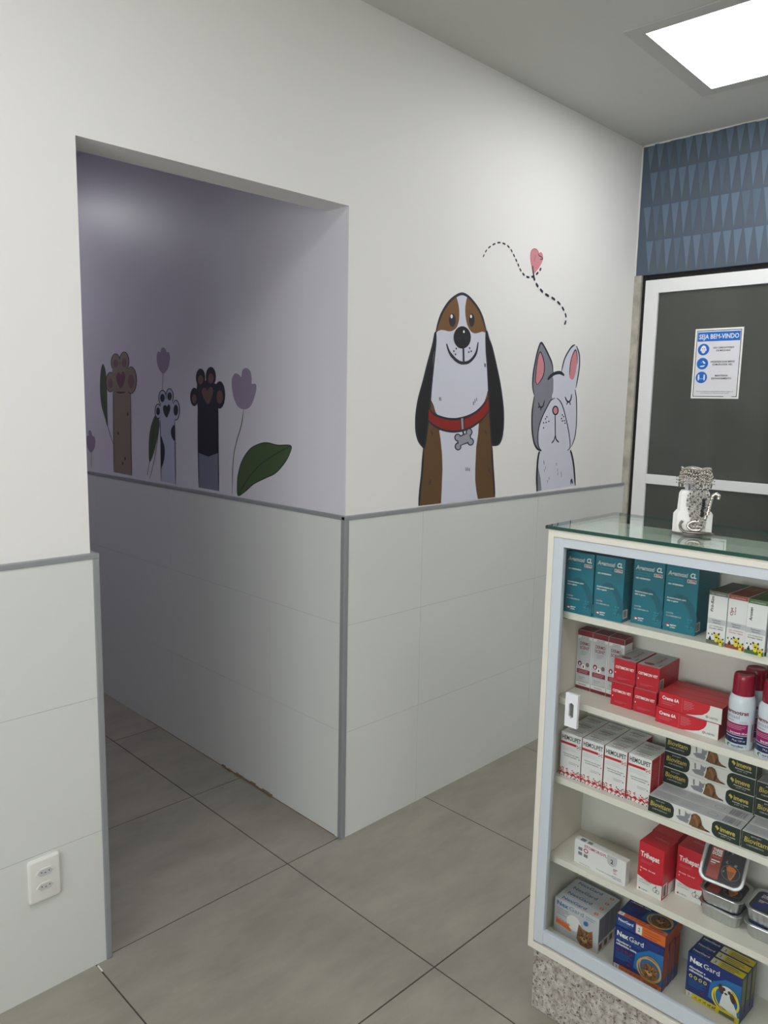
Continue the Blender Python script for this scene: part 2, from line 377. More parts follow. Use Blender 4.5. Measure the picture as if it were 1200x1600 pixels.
m = MB(); rd = random.Random(9); y = 0.02
while y < 1.35:      # worn sealant where the passage tiles meet the floor
    w = rd.uniform(0.01, 0.035); big = 0.38 < y < 0.72
    m.box(-0.0145-(rd.uniform(0.002, 0.007) if big else 0.0012), -0.0132, y, y+w, 0, rd.uniform(0.004, 0.013) if big else 0.002, 'sealant', 0.0004); y += w
S(m, 'trim_7')
tag(MB().box(-0.893, -0.889, -0.048, -0.020, -0.001, 0.0012, 'plastic_white').build('tile_spacer'), 'tiny white plastic tile spacer left in the floor joint by the pier', 'tile spacer')

# ceiling panels
for i, (px, py, vis) in enumerate(PANELS):
    lab = ['square white ceiling light panel above the patterned wallpaper and door', 'square white ceiling light panel above the passage opening side of the room', 'unseen ceiling light panel added for soft light at the rear right of the room', 'unseen ceiling light panel added for soft light at the rear left of the room'][i]
    e = empty('ceiling_light', (px, py, CEIL), radians(2.5) if vis else 0, lab, 'ceiling light', 'ceiling light panels')
    h = 0.29; o = 0.345; fr = MB()
    for (a, b, c, d) in ((-o, o, h, o), (-o, o, -o, -h), (-o, -h, -h, h), (h, o, -h, h)): fr.box(a, b, c, d, -0.004, 0, 'panel_rim', 0.001)
    fr.build('frame', e)
    MB().box(-h, h, -h, h, -0.003, -0.0005, 'panel_light').build('diffuser', e)

e = empty('passage_lamp', (-0.62, 2.72, 2.645), 0, 'small round ceiling lamp deep inside the passage', 'ceiling light')
MB().lathe([(0.125, -0.03), (0.13, -0.026), (0.13, -0.0005), (0.12, -0.0004)], 'panel_rim', 32).build('lamp_housing', e)
MB().lathe([(0.115, -0.034), (0.118, -0.0305)], 'passage_lamp_light', 32).build('diffuser', e)

# ================================================================== mural stickers
def catmull(P, closed, k=6):
    n = len(P); out = []; rng = range(n if closed else n-1)
    for i in rng:
        g = lambda j: P[j % n] if closed else P[max(0, min(n-1, j))]
        a, b, c, d = g(i-1), g(i), g(i+1), g(i+2)
        for q in range(k):
            t = q/k; out.append(tuple(0.5*(2*b[m]+(c[m]-a[m])*t+(2*a[m]-5*b[m]+4*c[m]-d[m])*t*t+(3*b[m]-a[m]-3*c[m]+d[m])*t**3) for m in (0, 1)))
    if not closed: out.append(P[-1])
    return out
DECALS = [
('wall_decal','mural sticker of a brown and white dog with long black ears, red collar','wall sticker',None, 'A',[('P','pale',0, [(560.5, 1911.8),(522.7, 1898.6),(487.6, 1876.2),(461.2, 1848.3),(441.3, 1818.9),(426.4, 1787.5),(416.1, 1756.6),(397.7, 1700.1),(379.2, 1648.9),(358.9, 1587.7),(338.4, 1531.9),(328.0, 1491.4),(324.2, 1451.0),(327.3, 1407.9),(340.6, 1375.5),(365.7, 1354.3),(373.5, 1353.1),(364.0, 1260.0),(355.7, 1197.8),(353.3, 1139.2),(815.3, 1137.6),(806.7, 1196.6),(792.5, 1284.1),(779.7, 1350.4),(799.9, 1344.1),(830.9, 1349.1),(850.1, 1377.5),(855.4, 1426.5),(851.4, 1483.9),(836.9, 1540.8),(818.9, 1596.9),(791.0, 1662.8),(760.9, 1727.4),(725.3, 1787.6),(710.5, 1810.6),(692.8, 1838.6),(670.1, 1865.7),(637.5, 1888.8),(600.8, 1906.9)]),('P','black',1, [(420.6, 1759.5),(412.0, 1726.2),(401.8, 1695.4),(384.5, 1649.2),(364.2, 1587.9),(343.7, 1532.0),(334.0, 1491.5),(330.2, 1451.0),(333.2, 1410.3),(345.7, 1379.5),(365.5, 1359.5),(381.0, 1358.0),(393.5, 1430.2),(401.4, 1481.7),(406.2, 1553.6),(414.4, 1635.3),(423.8, 1721.9)]),('P','black',1, [(713.7, 1786.7),(731.7, 1758.3),(753.6, 1727.0),(783.6, 1662.5),(811.3, 1596.6),(829.3, 1540.7),(842.8, 1483.9),(846.7, 1426.6),(840.3, 1380.6),(822.8, 1355.0),(794.8, 1350.0),(775.6, 1356.2),(768.2, 1398.9),(753.6, 1483.5),(742.3, 1561.3),(729.5, 1649.1),(715.5, 1730.1)]),('P','brown',0, [(400.6, 1538.1),(395.0, 1450.8),(384.7, 1399.3),(375.6, 1337.5),(369.4, 1259.7),(361.8, 1197.4),(357.8, 1140.9),(808.5, 1139.8),(800.0, 1197.0),(784.9, 1284.4),(772.6, 1359.1),(761.8, 1427.3),(750.9, 1483.4),(739.2, 1566.8),(559.1, 1588.9)]),('P','pale2',0, [(457.3, 1411.3),(466.9, 1376.9),(477.4, 1323.6),(482.3, 1270.0),(481.1, 1189.3),(480.0, 1140.7),(699.7, 1140.4),(687.7, 1175.4),(679.0, 1215.6),(676.4, 1260.8),(677.8, 1344.7),(686.5, 1394.6),(688.4, 1438.9),(533.9, 1429.1)]),('P','pale2',1, [(423.7, 1759.7),(432.6, 1788.0),(446.8, 1819.4),(465.2, 1846.2),(491.7, 1874.0),(522.9, 1895.0),(560.6, 1909.3),(596.8, 1903.9),(631.7, 1885.6),(663.3, 1862.4),(686.8, 1835.4),(703.7, 1804.7),(713.9, 1784.0),(718.1, 1730.2),(729.5, 1649.1),(738.9, 1572.3),(735.2, 1558.4),(719.3, 1522.1),(685.1, 1494.1),(642.1, 1474.7),(582.6, 1461.1),(516.0, 1455.8),(466.9, 1463.7),(438.6, 1474.1),(421.5, 1505.0),(402.4, 1533.0),(406.5, 1584.2),(414.2, 1675.9),(423.6, 1727.0)]),('P','brown2',1, [(423.7, 1759.7),(432.6, 1788.0),(446.8, 1819.4),(465.2, 1846.2),(491.7, 1874.0),(525.3, 1895.3),(538.2, 1881.3),(546.8, 1859.1),(550.5, 1833.8),(547.8, 1807.7),(536.5, 1786.2),(516.7, 1774.3),(492.7, 1769.9),(468.7, 1771.7),(449.0, 1770.7),(433.6, 1765.5)]),('P','brown2',1, [(596.8, 1903.9),(631.7, 1885.6),(663.3, 1862.4),(686.8, 1835.4),(703.7, 1804.7),(710.4, 1782.7),(690.0, 1783.3),(668.3, 1777.9),(646.8, 1773.7),(625.0, 1777.3),(605.5, 1791.6),(592.6, 1811.5),(584.2, 1842.0),(584.2, 1873.1)]),('S','navy',1, [(423.8, 1757.2),(432.6, 1788.0),(446.8, 1819.4),(465.2, 1846.2),(491.7, 1874.0),(522.9, 1895.0),(560.6, 1909.3),(596.8, 1903.9),(631.7, 1885.6),(663.3, 1862.4),(686.8, 1835.4),(703.7, 1804.7),(715.9, 1781.5)], 3.2, 0),('S','navy',1, [(420.6, 1759.5),(412.0, 1726.2),(401.8, 1695.4),(384.5, 1649.2),(364.2, 1587.9),(343.7, 1532.0),(334.0, 1491.5),(330.2, 1451.0),(333.2, 1410.3),(345.7, 1379.5),(365.5, 1359.5),(381.0, 1358.0),(393.5, 1430.2),(401.4, 1481.7),(406.2, 1553.6),(414.4, 1635.3),(423.8, 1721.9)], 2.6, 1),('S','navy',1, [(713.7, 1786.7),(731.7, 1758.3),(753.6, 1727.0),(783.6, 1662.5),(811.3, 1596.6),(829.3, 1540.7),(842.8, 1483.9),(846.7, 1426.6),(840.3, 1380.6),(822.8, 1355.0),(794.8, 1350.0),(775.6, 1356.2),(768.2, 1398.9),(753.6, 1483.5),(742.3, 1561.3),(729.5, 1649.1),(715.5, 1730.1)], 2.6, 1),('S','navy',1, [(375.0, 1353.0),(369.4, 1259.7),(361.8, 1197.4),(357.8, 1140.9)], 3.4, 0),('S','navy',1, [(776.0, 1350.5),(784.9, 1284.4),(800.0, 1197.0),(808.5, 1139.8)], 3.4, 0),('P','red',0, [(396.5, 1489.4),(423.0, 1470.4),(475.3, 1457.4),(524.5, 1452.1),(587.2, 1454.6),(642.6, 1466.5),(694.2, 1491.4),(742.3, 1532.4),(750.7, 1486.2),(714.3, 1455.5),(670.9, 1433.5),(636.4, 1421.7),(589.5, 1410.8),(534.9, 1407.7),(477.2, 1414.8),(428.7, 1429.9),(395.0, 1450.8)]),('S','navy',1, [(397.9, 1493.0),(422.9, 1472.5),(475.2, 1458.5),(524.4, 1453.1),(587.1, 1455.7),(642.4, 1469.3),(694.0, 1494.2),(744.0, 1534.7)], 2.6, 0),('S','navy',1, [(395.0, 1449.8),(428.7, 1429.9),(477.3, 1413.7),(535.0, 1406.6),(589.6, 1409.7),(636.5, 1420.0),(670.9, 1433.5),(714.3, 1455.5),(753.3, 1489.1)], 2.6, 0),('P','grey',0, [(579.5, 1455.7),(591.3, 1456.8),(597.0, 1415.6),(585.1, 1413.5)]),('S','navy',1, [(577.8, 1455.7),(583.5, 1412.5)], 1.2, 0),('S','navy',1, [(594.8, 1456.7),(599.5, 1416.6)], 1.2, 0),('S','navy',1, [(592.0, 1412.4),(598.1, 1393.2)], 3, 0),('P','navy',0, [(584.1, 1383.7),(582.4, 1377.1),(577.0, 1372.0),(569.0, 1369.2),(560.0, 1369.4),(551.8, 1372.5),(545.9, 1377.9),(543.6, 1384.5),(545.2, 1391.0),(550.6, 1396.1),(558.5, 1398.9),(567.5, 1398.8),(575.8, 1395.7),(581.7, 1390.3)]),('P','navy',0, [(587.6, 1349.9),(585.9, 1343.3),(580.5, 1338.1),(572.5, 1335.4),(563.4, 1335.7),(555.1, 1338.9),(549.3, 1344.3),(546.9, 1351.0),(548.6, 1357.5),(553.9, 1362.6),(561.9, 1365.4),(570.9, 1365.1),(579.3, 1362.0),(585.2, 1356.6)]),('P','navy',0, [(651.4, 1403.4),(649.7, 1396.7),(644.2, 1391.4),(635.9, 1388.6),(626.6, 1388.8),(618.1, 1391.9),(612.0, 1397.3),(609.6, 1404.0),(611.3, 1410.6),(616.8, 1415.8),(624.9, 1418.7),(634.2, 1418.6),(642.8, 1415.5),(648.9, 1410.1)]),('P','navy',0, [(662.4, 1366.2),(660.6, 1359.5),(655.1, 1354.2),(646.7, 1351.4),(637.4, 1351.7),(628.8, 1354.9),(622.7, 1360.4),(620.3, 1367.1),(622.0, 1373.7),(627.5, 1379.0),(635.7, 1381.8),(645.0, 1381.6),(653.7, 1378.5),(659.9, 1372.9)]),('P','navy',0, [(558.5, 1387.4),(637.3, 1405.2),(648.3, 1365.9),(564.7, 1348.9)]),('P','grey',0, [(577.3, 1383.8),(576.2, 1379.1),(572.6, 1375.4),(567.3, 1373.5),(561.3, 1373.6),(555.8, 1375.8),(551.9, 1379.6),(550.3, 1384.3),(551.4, 1389.0),(554.9, 1392.7),(560.2, 1394.7),(566.2, 1394.6),(571.8, 1392.4),(575.7, 1388.6)]),('P','grey',0, [(580.8, 1350.1),(579.7, 1345.4),(576.1, 1341.7),(570.7, 1339.7),(564.7, 1339.9),(559.2, 1342.2),(555.2, 1346.0),(553.7, 1350.8),(554.8, 1355.5),(558.3, 1359.1),(563.6, 1361.1),(569.6, 1360.9),(575.2, 1358.7),(579.2, 1354.8)]),('P','grey',0, [(644.4, 1403.5),(643.3, 1398.7),(639.6, 1395.0),(634.1, 1392.9),(627.9, 1393.0),(622.2, 1395.2),(618.1, 1399.1),(616.5, 1403.9),(617.6, 1408.6),(621.3, 1412.3),(626.7, 1414.4),(632.9, 1414.3),(638.6, 1412.1),(642.7, 1408.3)]),('P','grey',0, [(655.3, 1366.3),(654.2, 1361.5),(650.5, 1357.8),(644.9, 1355.8),(638.7, 1355.9),(632.9, 1358.2),(628.9, 1362.1),(627.2, 1367.0),(628.3, 1371.7),(632.0, 1375.5),(637.5, 1377.5),(643.7, 1377.3),(649.5, 1375.1),(653.6, 1371.2)]),('P','grey',0, [(565.5, 1383.0),(630.6, 1400.9),(641.0, 1370.5),(571.3, 1353.0)]),('P','navy',0, [(529.5, 1812.4),(529.0, 1805.0),(526.8, 1798.2),(523.1, 1792.7),(518.3, 1789.0),(512.8, 1787.4),(507.3, 1788.1),(502.2, 1791.0),(498.0, 1795.9),(495.2, 1802.2),(494.0, 1809.3),(494.5, 1816.6),(496.7, 1823.3),(500.4, 1828.8),(505.1, 1832.6),(510.5, 1834.2),(516.1, 1833.6),(521.2, 1830.7),(525.4, 1825.9),(528.2, 1819.5)]),('P','white',0, [(512.6, 1824.2),(511.9, 1820.6),(509.7, 1817.8),(506.5, 1816.5),(503.3, 1817.2),(500.8, 1819.6),(499.8, 1823.1),(500.5, 1826.7),(502.7, 1829.5),(505.8, 1830.7),(509.1, 1830.1),(511.6, 1827.7)]),('P','navy',0, [(638.8, 1821.7),(638.5, 1814.2),(636.5, 1807.2),(633.2, 1801.6),(628.9, 1797.8),(624.0, 1796.2),(618.9, 1797.0),(614.2, 1800.1),(610.4, 1805.1),(607.7, 1811.6),(606.5, 1818.9),(606.9, 1826.4),(608.8, 1833.3),(612.1, 1838.9),(616.3, 1842.7),(621.3, 1844.3),(626.3, 1843.6),(631.0, 1840.6),(634.9, 1835.6),(637.6, 1829.1)]),('P','white',0, [(623.5, 1834.0),(622.9, 1830.8),(620.9, 1828.4),(618.0, 1827.3),(614.9, 1827.8),(612.6, 1829.9),(611.7, 1833.0),(612.3, 1836.2),(614.3, 1838.7),(617.3, 1839.8),(620.3, 1839.2),(622.6, 1837.1)]),('P','ink',0, [(621.0, 1757.0),(620.3, 1747.7),(617.0, 1738.8),(611.3, 1730.6),(603.6, 1723.6),(594.3, 1718.1),(583.8, 1714.5),(572.7, 1712.7),(561.5, 1713.1),(550.9, 1715.5),(541.2, 1719.7),(533.1, 1725.6),(526.9, 1732.9),(522.9, 1741.1),(521.2, 1749.9),(522.0, 1758.9),(525.2, 1767.7),(530.6, 1775.7),(538.0, 1782.7),(547.1, 1788.2),(557.4, 1792.0),(568.4, 1793.9),(579.5, 1793.8),(590.3, 1791.6),(600.1, 1787.5),(608.5, 1781.7),(615.0, 1774.4),(619.3, 1766.0)]),('P','white',0, [(583.6, 1775.3),(582.8, 1772.1),(580.4, 1770.1),(577.3, 1769.8),(574.7, 1771.5),(573.6, 1774.5),(574.4, 1777.6),(576.8, 1779.7),(579.9, 1779.9),(582.5, 1778.2)]),('S','navy',1, [(536.2, 1744.8),(550.7, 1751.0),(563.6, 1741.5),(560.3, 1725.6)], 1.2, 0),('S','navy',1, [(609.4, 1752.5),(596.4, 1756.8),(589.2, 1748.4),(593.2, 1738.2)], 1.2, 0),('S','navy',1, [(482.8, 1724.7),(500.3, 1696.0),(529.9, 1674.3),(559.4, 1662.7),(584.7, 1661.3),(614.1, 1666.9),(643.1, 1686.6),(659.1, 1710.5),(665.1, 1743.0)], 3.6, 0),('S','navy',1, [(579.3, 1713.7),(583.8, 1661.2)], 3, 0),('P','navy',0, [(542.0, 1711.4),(540.9, 1708.8),(538.1, 1707.5),(535.1, 1708.4),(533.8, 1710.9),(534.9, 1713.6),(537.7, 1714.8),(540.7, 1713.9)]),('P','navy',0, [(528.5, 1701.3),(527.5, 1698.6),(524.6, 1697.4),(521.7, 1698.3),(520.4, 1700.8),(521.4, 1703.4),(524.3, 1704.6),(527.2, 1703.7)]),('P','navy',0, [(538.9, 1690.4),(537.9, 1687.8),(535.0, 1686.5),(532.1, 1687.4),(530.7, 1689.9),(531.8, 1692.6),(534.7, 1693.8),(537.6, 1692.9)]),('P','navy',0, [(619.8, 1717.7),(618.7, 1715.0),(615.8, 1713.8),(612.7, 1714.7),(611.3, 1717.2),(612.4, 1719.9),(615.4, 1721.2),(618.4, 1720.3)]),('P','navy',0, [(629.9, 1706.6),(628.8, 1703.9),(625.8, 1702.7),(622.7, 1703.6),(621.3, 1706.1),(622.4, 1708.8),(625.4, 1710.1),(628.5, 1709.2)]),('P','navy',0, [(615.5, 1702.6),(614.4, 1699.9),(611.5, 1698.7),(608.4, 1699.6),(607.0, 1702.1),(608.1, 1704.8),(611.1, 1706.1),(614.1, 1705.2)]),('S','navy',1, [(451.8, 1532.3),(454.0, 1519.9)], 0.9, 0),('S','navy',1, [(459.0, 1532.5),(461.2, 1520.0)], 0.9, 0),('S','navy',1, [(648.3, 1519.5),(650.8, 1506.4)], 0.9, 0),('S','navy',1, [(656.6, 1527.8),(659.1, 1514.7)], 0.9, 0),('S','navy',1, [(666.8, 1534.5),(669.3, 1521.4)], 0.9, 0),('S','navy',1, [(708.6, 1666.7),(711.2, 1653.7)], 0.9, 0),('S','navy',1, [(714.1, 1664.8),(716.7, 1651.8)], 0.9, 0),('S','navy',1, [(616.9, 1269.1),(619.4, 1255.7)], 0.9, 0),('S','navy',1, [(627.4, 1268.7),(629.9, 1255.2)], 0.9, 0),('S','navy',1, [(638.0, 1266.5),(640.5, 1253.0)], 0.9, 0),('S','navy',1, [(413.7, 1412.9),(415.8, 1400.4)], 0.9, 0),('S','navy',1, [(417.9, 1405.1),(420.0, 1392.5)], 0.9, 0),('S','navy',1, [(726.1, 1411.9),(728.7, 1398.4)], 0.9, 0),('S','navy',1, [(733.7, 1406.2),(736.4, 1392.6)], 0.9, 0),('S','navy',1, [(409.7, 1227.0),(411.8, 1214.2)], 0.9, 0),('S','navy',1, [(415.7, 1234.6),(417.8, 1221.7)], 0.9, 0),('S','navy',1, [(761.4, 1257.9),(764.1, 1244.0)], 0.9, 0),('S','navy',1, [(769.4, 1248.9),(772.2, 1235.0)], 0.9, 0)]),
('wall_decal','mural sticker of a small grey and white dog with closed eyes','wall sticker',None, 'A',[('P','grey2',1, [(1053.3, 1551.3),(1039.2, 1585.2),(1038.8, 1636.4),(1049.7, 1687.8),(1064.6, 1735.3),(1084.8, 1767.5),(1113.1, 1751.0),(1147.2, 1718.6),(1175.5, 1685.3),(1187.0, 1646.4),(1192.6, 1611.4),(1193.8, 1571.7),(1188.2, 1545.0),(1219.1, 1543.3),(1246.8, 1510.2),(1240.4, 1313.2),(1127.1, 1316.7),(1095.0, 1326.5),(1069.8, 1351.4),(1052.4, 1395.5),(1045.5, 1443.3),(1044.6, 1490.9)]),('P','pale2',0, [(1115.1, 1319.3),(1239.3, 1324.6),(1349.9, 1316.8),(1370.1, 1288.0),(1393.4, 1230.5),(1415.1, 1148.3),(1102.6, 1142.3),(1099.4, 1199.5),(1100.0, 1266.4),(1104.9, 1301.8)]),('P','grey2',0, [(1105.9, 1252.8),(1129.4, 1197.8),(1141.8, 1145.1),(1102.5, 1143.2),(1099.4, 1199.5),(1098.4, 1248.7)]),('P','pale2',1, [(1187.4, 1642.0),(1245.5, 1655.3),(1255.9, 1675.7),(1269.3, 1707.5),(1291.2, 1739.8),(1322.2, 1766.1),(1346.6, 1776.6),(1364.4, 1771.0),(1384.8, 1740.6),(1393.4, 1700.1),(1389.4, 1654.2),(1380.6, 1612.7),(1374.8, 1585.0),(1382.9, 1548.4),(1391.2, 1493.1),(1395.3, 1427.9),(1387.8, 1371.9),(1369.3, 1339.6),(1353.7, 1321.3),(1240.2, 1315.4),(1127.1, 1316.7),(1106.2, 1332.8),(1096.1, 1359.6),(1095.1, 1399.3),(1105.4, 1434.3),(1125.8, 1469.4),(1154.3, 1504.8),(1179.8, 1531.6),(1189.8, 1545.1),(1193.8, 1571.7),(1193.4, 1611.4)]),('P','pink',1, [(1084.3, 1727.9),(1105.6, 1703.4),(1115.9, 1673.8),(1113.5, 1639.2),(1094.1, 1612.6),(1072.6, 1594.7),(1060.5, 1603.0),(1056.8, 1628.5),(1061.7, 1679.9),(1070.2, 1714.4)]),('S','navy',1, [(1071.1, 1594.7),(1058.6, 1607.2),(1056.8, 1628.5),(1061.7, 1679.9),(1070.2, 1714.4),(1084.1, 1730.1),(1107.2, 1703.5),(1118.3, 1673.9),(1115.0, 1639.3),(1095.6, 1612.7),(1072.6, 1594.7)], 1.9, 0),('P','pink',1, [(1353.2, 1754.6),(1368.5, 1730.6),(1372.2, 1694.5),(1366.9, 1662.5),(1352.9, 1630.1),(1336.3, 1625.0),(1318.5, 1633.4),(1315.8, 1660.4),(1320.2, 1701.1),(1334.0, 1733.2)]),('S','navy',1, [(1317.6, 1642.4),(1315.8, 1660.4),(1320.2, 1701.1),(1334.0, 1733.2),(1354.9, 1754.7),(1371.1, 1730.7),(1374.8, 1694.6)], 1.9, 0),('S','navy',1, [(1053.3, 1551.3),(1039.2, 1585.2),(1038.8, 1636.4),(1049.7, 1687.8),(1064.6, 1735.3),(1084.8, 1767.5),(1113.1, 1751.0),(1147.2, 1718.6),(1175.5, 1685.3),(1186.8, 1648.6)], 2.8, 0),('S','navy',1, [(1053.7, 1547.0),(1044.6, 1490.9),(1045.5, 1443.3),(1052.4, 1395.5),(1069.8, 1351.4),(1095.0, 1326.5),(1127.1, 1316.7)], 3, 0),('S','navy',1, [(1251.0, 1657.8),(1259.1, 1684.8),(1270.6, 1712.0),(1292.8, 1739.9),(1322.2, 1766.1),(1346.6, 1776.6)], 2.6, 0),('S','navy',1, [(1360.0, 1771.6),(1384.8, 1740.6),(1393.4, 1700.1),(1389.4, 1654.2),(1374.3, 1589.6)], 3, 0),('S','navy',1, [(1366.4, 1582.5),(1381.2, 1548.4),(1390.3, 1493.1),(1394.4, 1427.9),(1387.8, 1371.9),(1363.5, 1328.1)], 2.4, 0),('S','navy',1, [(1146.6, 1618.7),(1170.5, 1634.8),(1201.5, 1646.9),(1241.7, 1651.2),(1274.1, 1640.8)], 4.5, 0),('S','navy',1, [(1209.5, 1541.9),(1179.8, 1531.6),(1154.3, 1504.8),(1125.8, 1469.4),(1105.4, 1434.3),(1095.1, 1399.3),(1096.1, 1359.6),(1106.2, 1332.8),(1127.1, 1316.7)], 2, 0),('S','navy',1, [(1223.3, 1542.1),(1253.4, 1528.2),(1281.3, 1496.9),(1306.7, 1451.4),(1327.8, 1410.0),(1345.3, 1363.4),(1352.6, 1333.0),(1349.4, 1321.5),(1331.4, 1311.7)], 2, 0),('P','navy',0, [(1243.8, 1489.0),(1243.2, 1482.4),(1240.1, 1476.5),(1234.9, 1471.8),(1228.1, 1468.8),(1220.4, 1467.8),(1212.5, 1468.8),(1205.2, 1471.8),(1199.2, 1476.4),(1195.1, 1482.2),(1193.3, 1488.7),(1194.0, 1495.2),(1197.0, 1501.0),(1202.1, 1505.7),(1208.8, 1508.7),(1216.5, 1509.8),(1224.4, 1508.9),(1231.8, 1506.0),(1237.8, 1501.4),(1242.0, 1495.5)]),('P','pink',0, [(1234.8, 1488.9),(1234.4, 1484.4),(1232.5, 1480.2),(1229.2, 1476.9),(1224.8, 1474.8),(1219.8, 1474.1),(1214.7, 1474.8),(1210.0, 1476.9),(1206.1, 1480.1),(1203.4, 1484.2),(1202.2, 1488.8),(1202.6, 1493.3),(1204.5, 1497.4),(1207.8, 1500.7),(1212.1, 1502.8),(1217.1, 1503.6),(1222.2, 1502.9),(1226.9, 1500.9),(1230.9, 1497.6),(1233.6, 1493.5)]),('S','navy',1, [(1218.0, 1467.3),(1227.5, 1381.7)], 2.2, 0),('S','navy',1, [(1227.3, 1383.9),(1219.5, 1361.4),(1200.4, 1347.4)], 2.2, 0),('S','navy',1, [(1227.3, 1383.9),(1235.8, 1363.4),(1258.5, 1350.1)], 2.2, 0),('S','navy',1, [(1084.9, 1521.6),(1095.4, 1506.5),(1107.5, 1500.9),(1122.4, 1508.9),(1130.6, 1531.8)], 2.4, 0),('S','navy',1, [(1085.2, 1499.0),(1095.4, 1506.0)], 2, 0),('S','navy',1, [(1106.2, 1489.1),(1106.8, 1500.0)], 2, 0),('S','navy',1, [(1288.8, 1549.1),(1303.0, 1533.4),(1320.5, 1526.9),(1336.4, 1538.5),(1341.8, 1562.3)], 2.6, 0),('S','navy',1, [(1304.8, 1514.4),(1310.5, 1525.4)], 2, 0),('S','navy',1, [(1335.5, 1513.8),(1329.2, 1525.6)], 2, 0),('P','navy',0, [(1149.3, 1452.7),(1148.2, 1450.2),(1144.9, 1449.1),(1141.5, 1450.2),(1139.9, 1452.7),(1141.0, 1455.2),(1144.3, 1456.2),(1147.7, 1455.2)]),('P','navy',0, [(1158.9, 1461.5),(1157.7, 1459.0),(1154.4, 1458.0),(1151.0, 1459.0),(1149.4, 1461.5),(1150.5, 1464.0),(1153.8, 1465.0),(1157.3, 1464.0)]),('P','navy',0, [(1135.8, 1435.9),(1134.6, 1433.4),(1131.4, 1432.4),(1127.9, 1433.4),(1126.3, 1436.0),(1127.5, 1438.4),(1130.8, 1439.5),(1134.2, 1438.4)]),('P','navy',0, [(1155.4, 1437.6),(1154.3, 1435.1),(1151.0, 1434.0),(1147.5, 1435.1),(1145.9, 1437.6),(1147.1, 1440.1),(1150.4, 1441.1),(1153.8, 1440.1)]),('P','navy',0, [(1175.0, 1441.9),(1173.8, 1439.4),(1170.5, 1438.4),(1167.0, 1439.4),(1165.4, 1442.0),(1166.6, 1444.5),(1169.9, 1445.5),(1173.4, 1444.4)]),('P','navy',0, [(1137.6, 1414.6),(1136.5, 1412.2),(1133.2, 1411.2),(1129.8, 1412.2),(1128.2, 1414.7),(1129.3, 1417.2),(1132.6, 1418.2),(1136.0, 1417.2)]),('P','navy',0, [(1278.9, 1469.7),(1277.7, 1467.1),(1274.2, 1466.0),(1270.6, 1467.1),(1268.9, 1469.7),(1270.1, 1472.2),(1273.5, 1473.3),(1277.2, 1472.2)]),('P','navy',0, [(1273.7, 1453.8),(1272.5, 1451.2),(1269.1, 1450.2),(1265.4, 1451.2),(1263.7, 1453.8),(1264.9, 1456.4),(1268.4, 1457.4),(1272.0, 1456.3)]),('P','navy',0, [(1289.6, 1462.9),(1288.4, 1460.3),(1284.9, 1459.2),(1281.2, 1460.3),(1279.5, 1462.9),(1280.8, 1465.4),(1284.2, 1466.5),(1287.9, 1465.4)]),('P','navy',0, [(1281.4, 1443.3),(1280.2, 1440.7),(1276.7, 1439.7),(1273.1, 1440.8),(1271.4, 1443.3),(1272.6, 1445.9),(1276.0, 1447.0),(1279.7, 1445.9)]),('P','navy',0, [(1298.1, 1444.6),(1296.9, 1442.0),(1293.4, 1441.0),(1289.7, 1442.1),(1288.0, 1444.6),(1289.2, 1447.2),(1292.7, 1448.3),(1296.4, 1447.2)]),('P','navy',0, [(1305.1, 1433.1),(1303.9, 1430.6),(1300.4, 1429.5),(1296.7, 1430.6),(1295.0, 1433.2),(1296.2, 1435.8),(1299.7, 1436.8),(1303.4, 1435.7)]),('S','navy2',1, [(1146.5, 1275.3),(1146.7, 1263.6)], 1, 0),('S','navy2',1, [(1149.5, 1268.4),(1149.7, 1256.7)], 1, 0),('S','navy2',1, [(1162.5, 1247.6),(1162.7, 1235.8)], 1, 0),('S','navy2',1, [(1153.9, 1236.7),(1154.1, 1224.9)], 1, 0),('S','navy2',1, [(1245.3, 1259.9),(1245.6, 1247.9)], 1, 0),('S','navy2',1, [(1257.7, 1234.0),(1258.0, 1222.0)], 1, 0),('S','navy2',1, [(1261.8, 1216.7),(1262.1, 1204.7)], 1, 0),('S','navy2',1, [(1286.8, 1218.7),(1287.1, 1206.6)], 1, 0),('S','navy2',1, [(1292.2, 1206.8),(1292.5, 1194.7)], 1, 0),('S','navy2',1, [(1193.3, 1200.6),(1193.5, 1188.7)], 1, 0),('S','navy2',1, [(1182.3, 1187.6),(1182.5, 1175.7)], 1, 0),('S','navy',1, [(1371.1, 1155.8),(1374.0, 1179.3),(1382.9, 1159.8)], 1.2, 0),('S','navy',1, [(1378.8, 1183.8),(1390.0, 1159.4)], 1.2, 0),('S','navy',1, [(1111.6, 1314.9),(1104.9, 1301.8),(1100.0, 1266.4),(1099.4, 1199.5),(1108.8, 1142.8)], 3.6, 0),('S','navy',1, [(1354.4, 1314.3),(1375.4, 1278.4),(1393.4, 1230.5),(1412.3, 1149.4)], 3.6, 0)]),
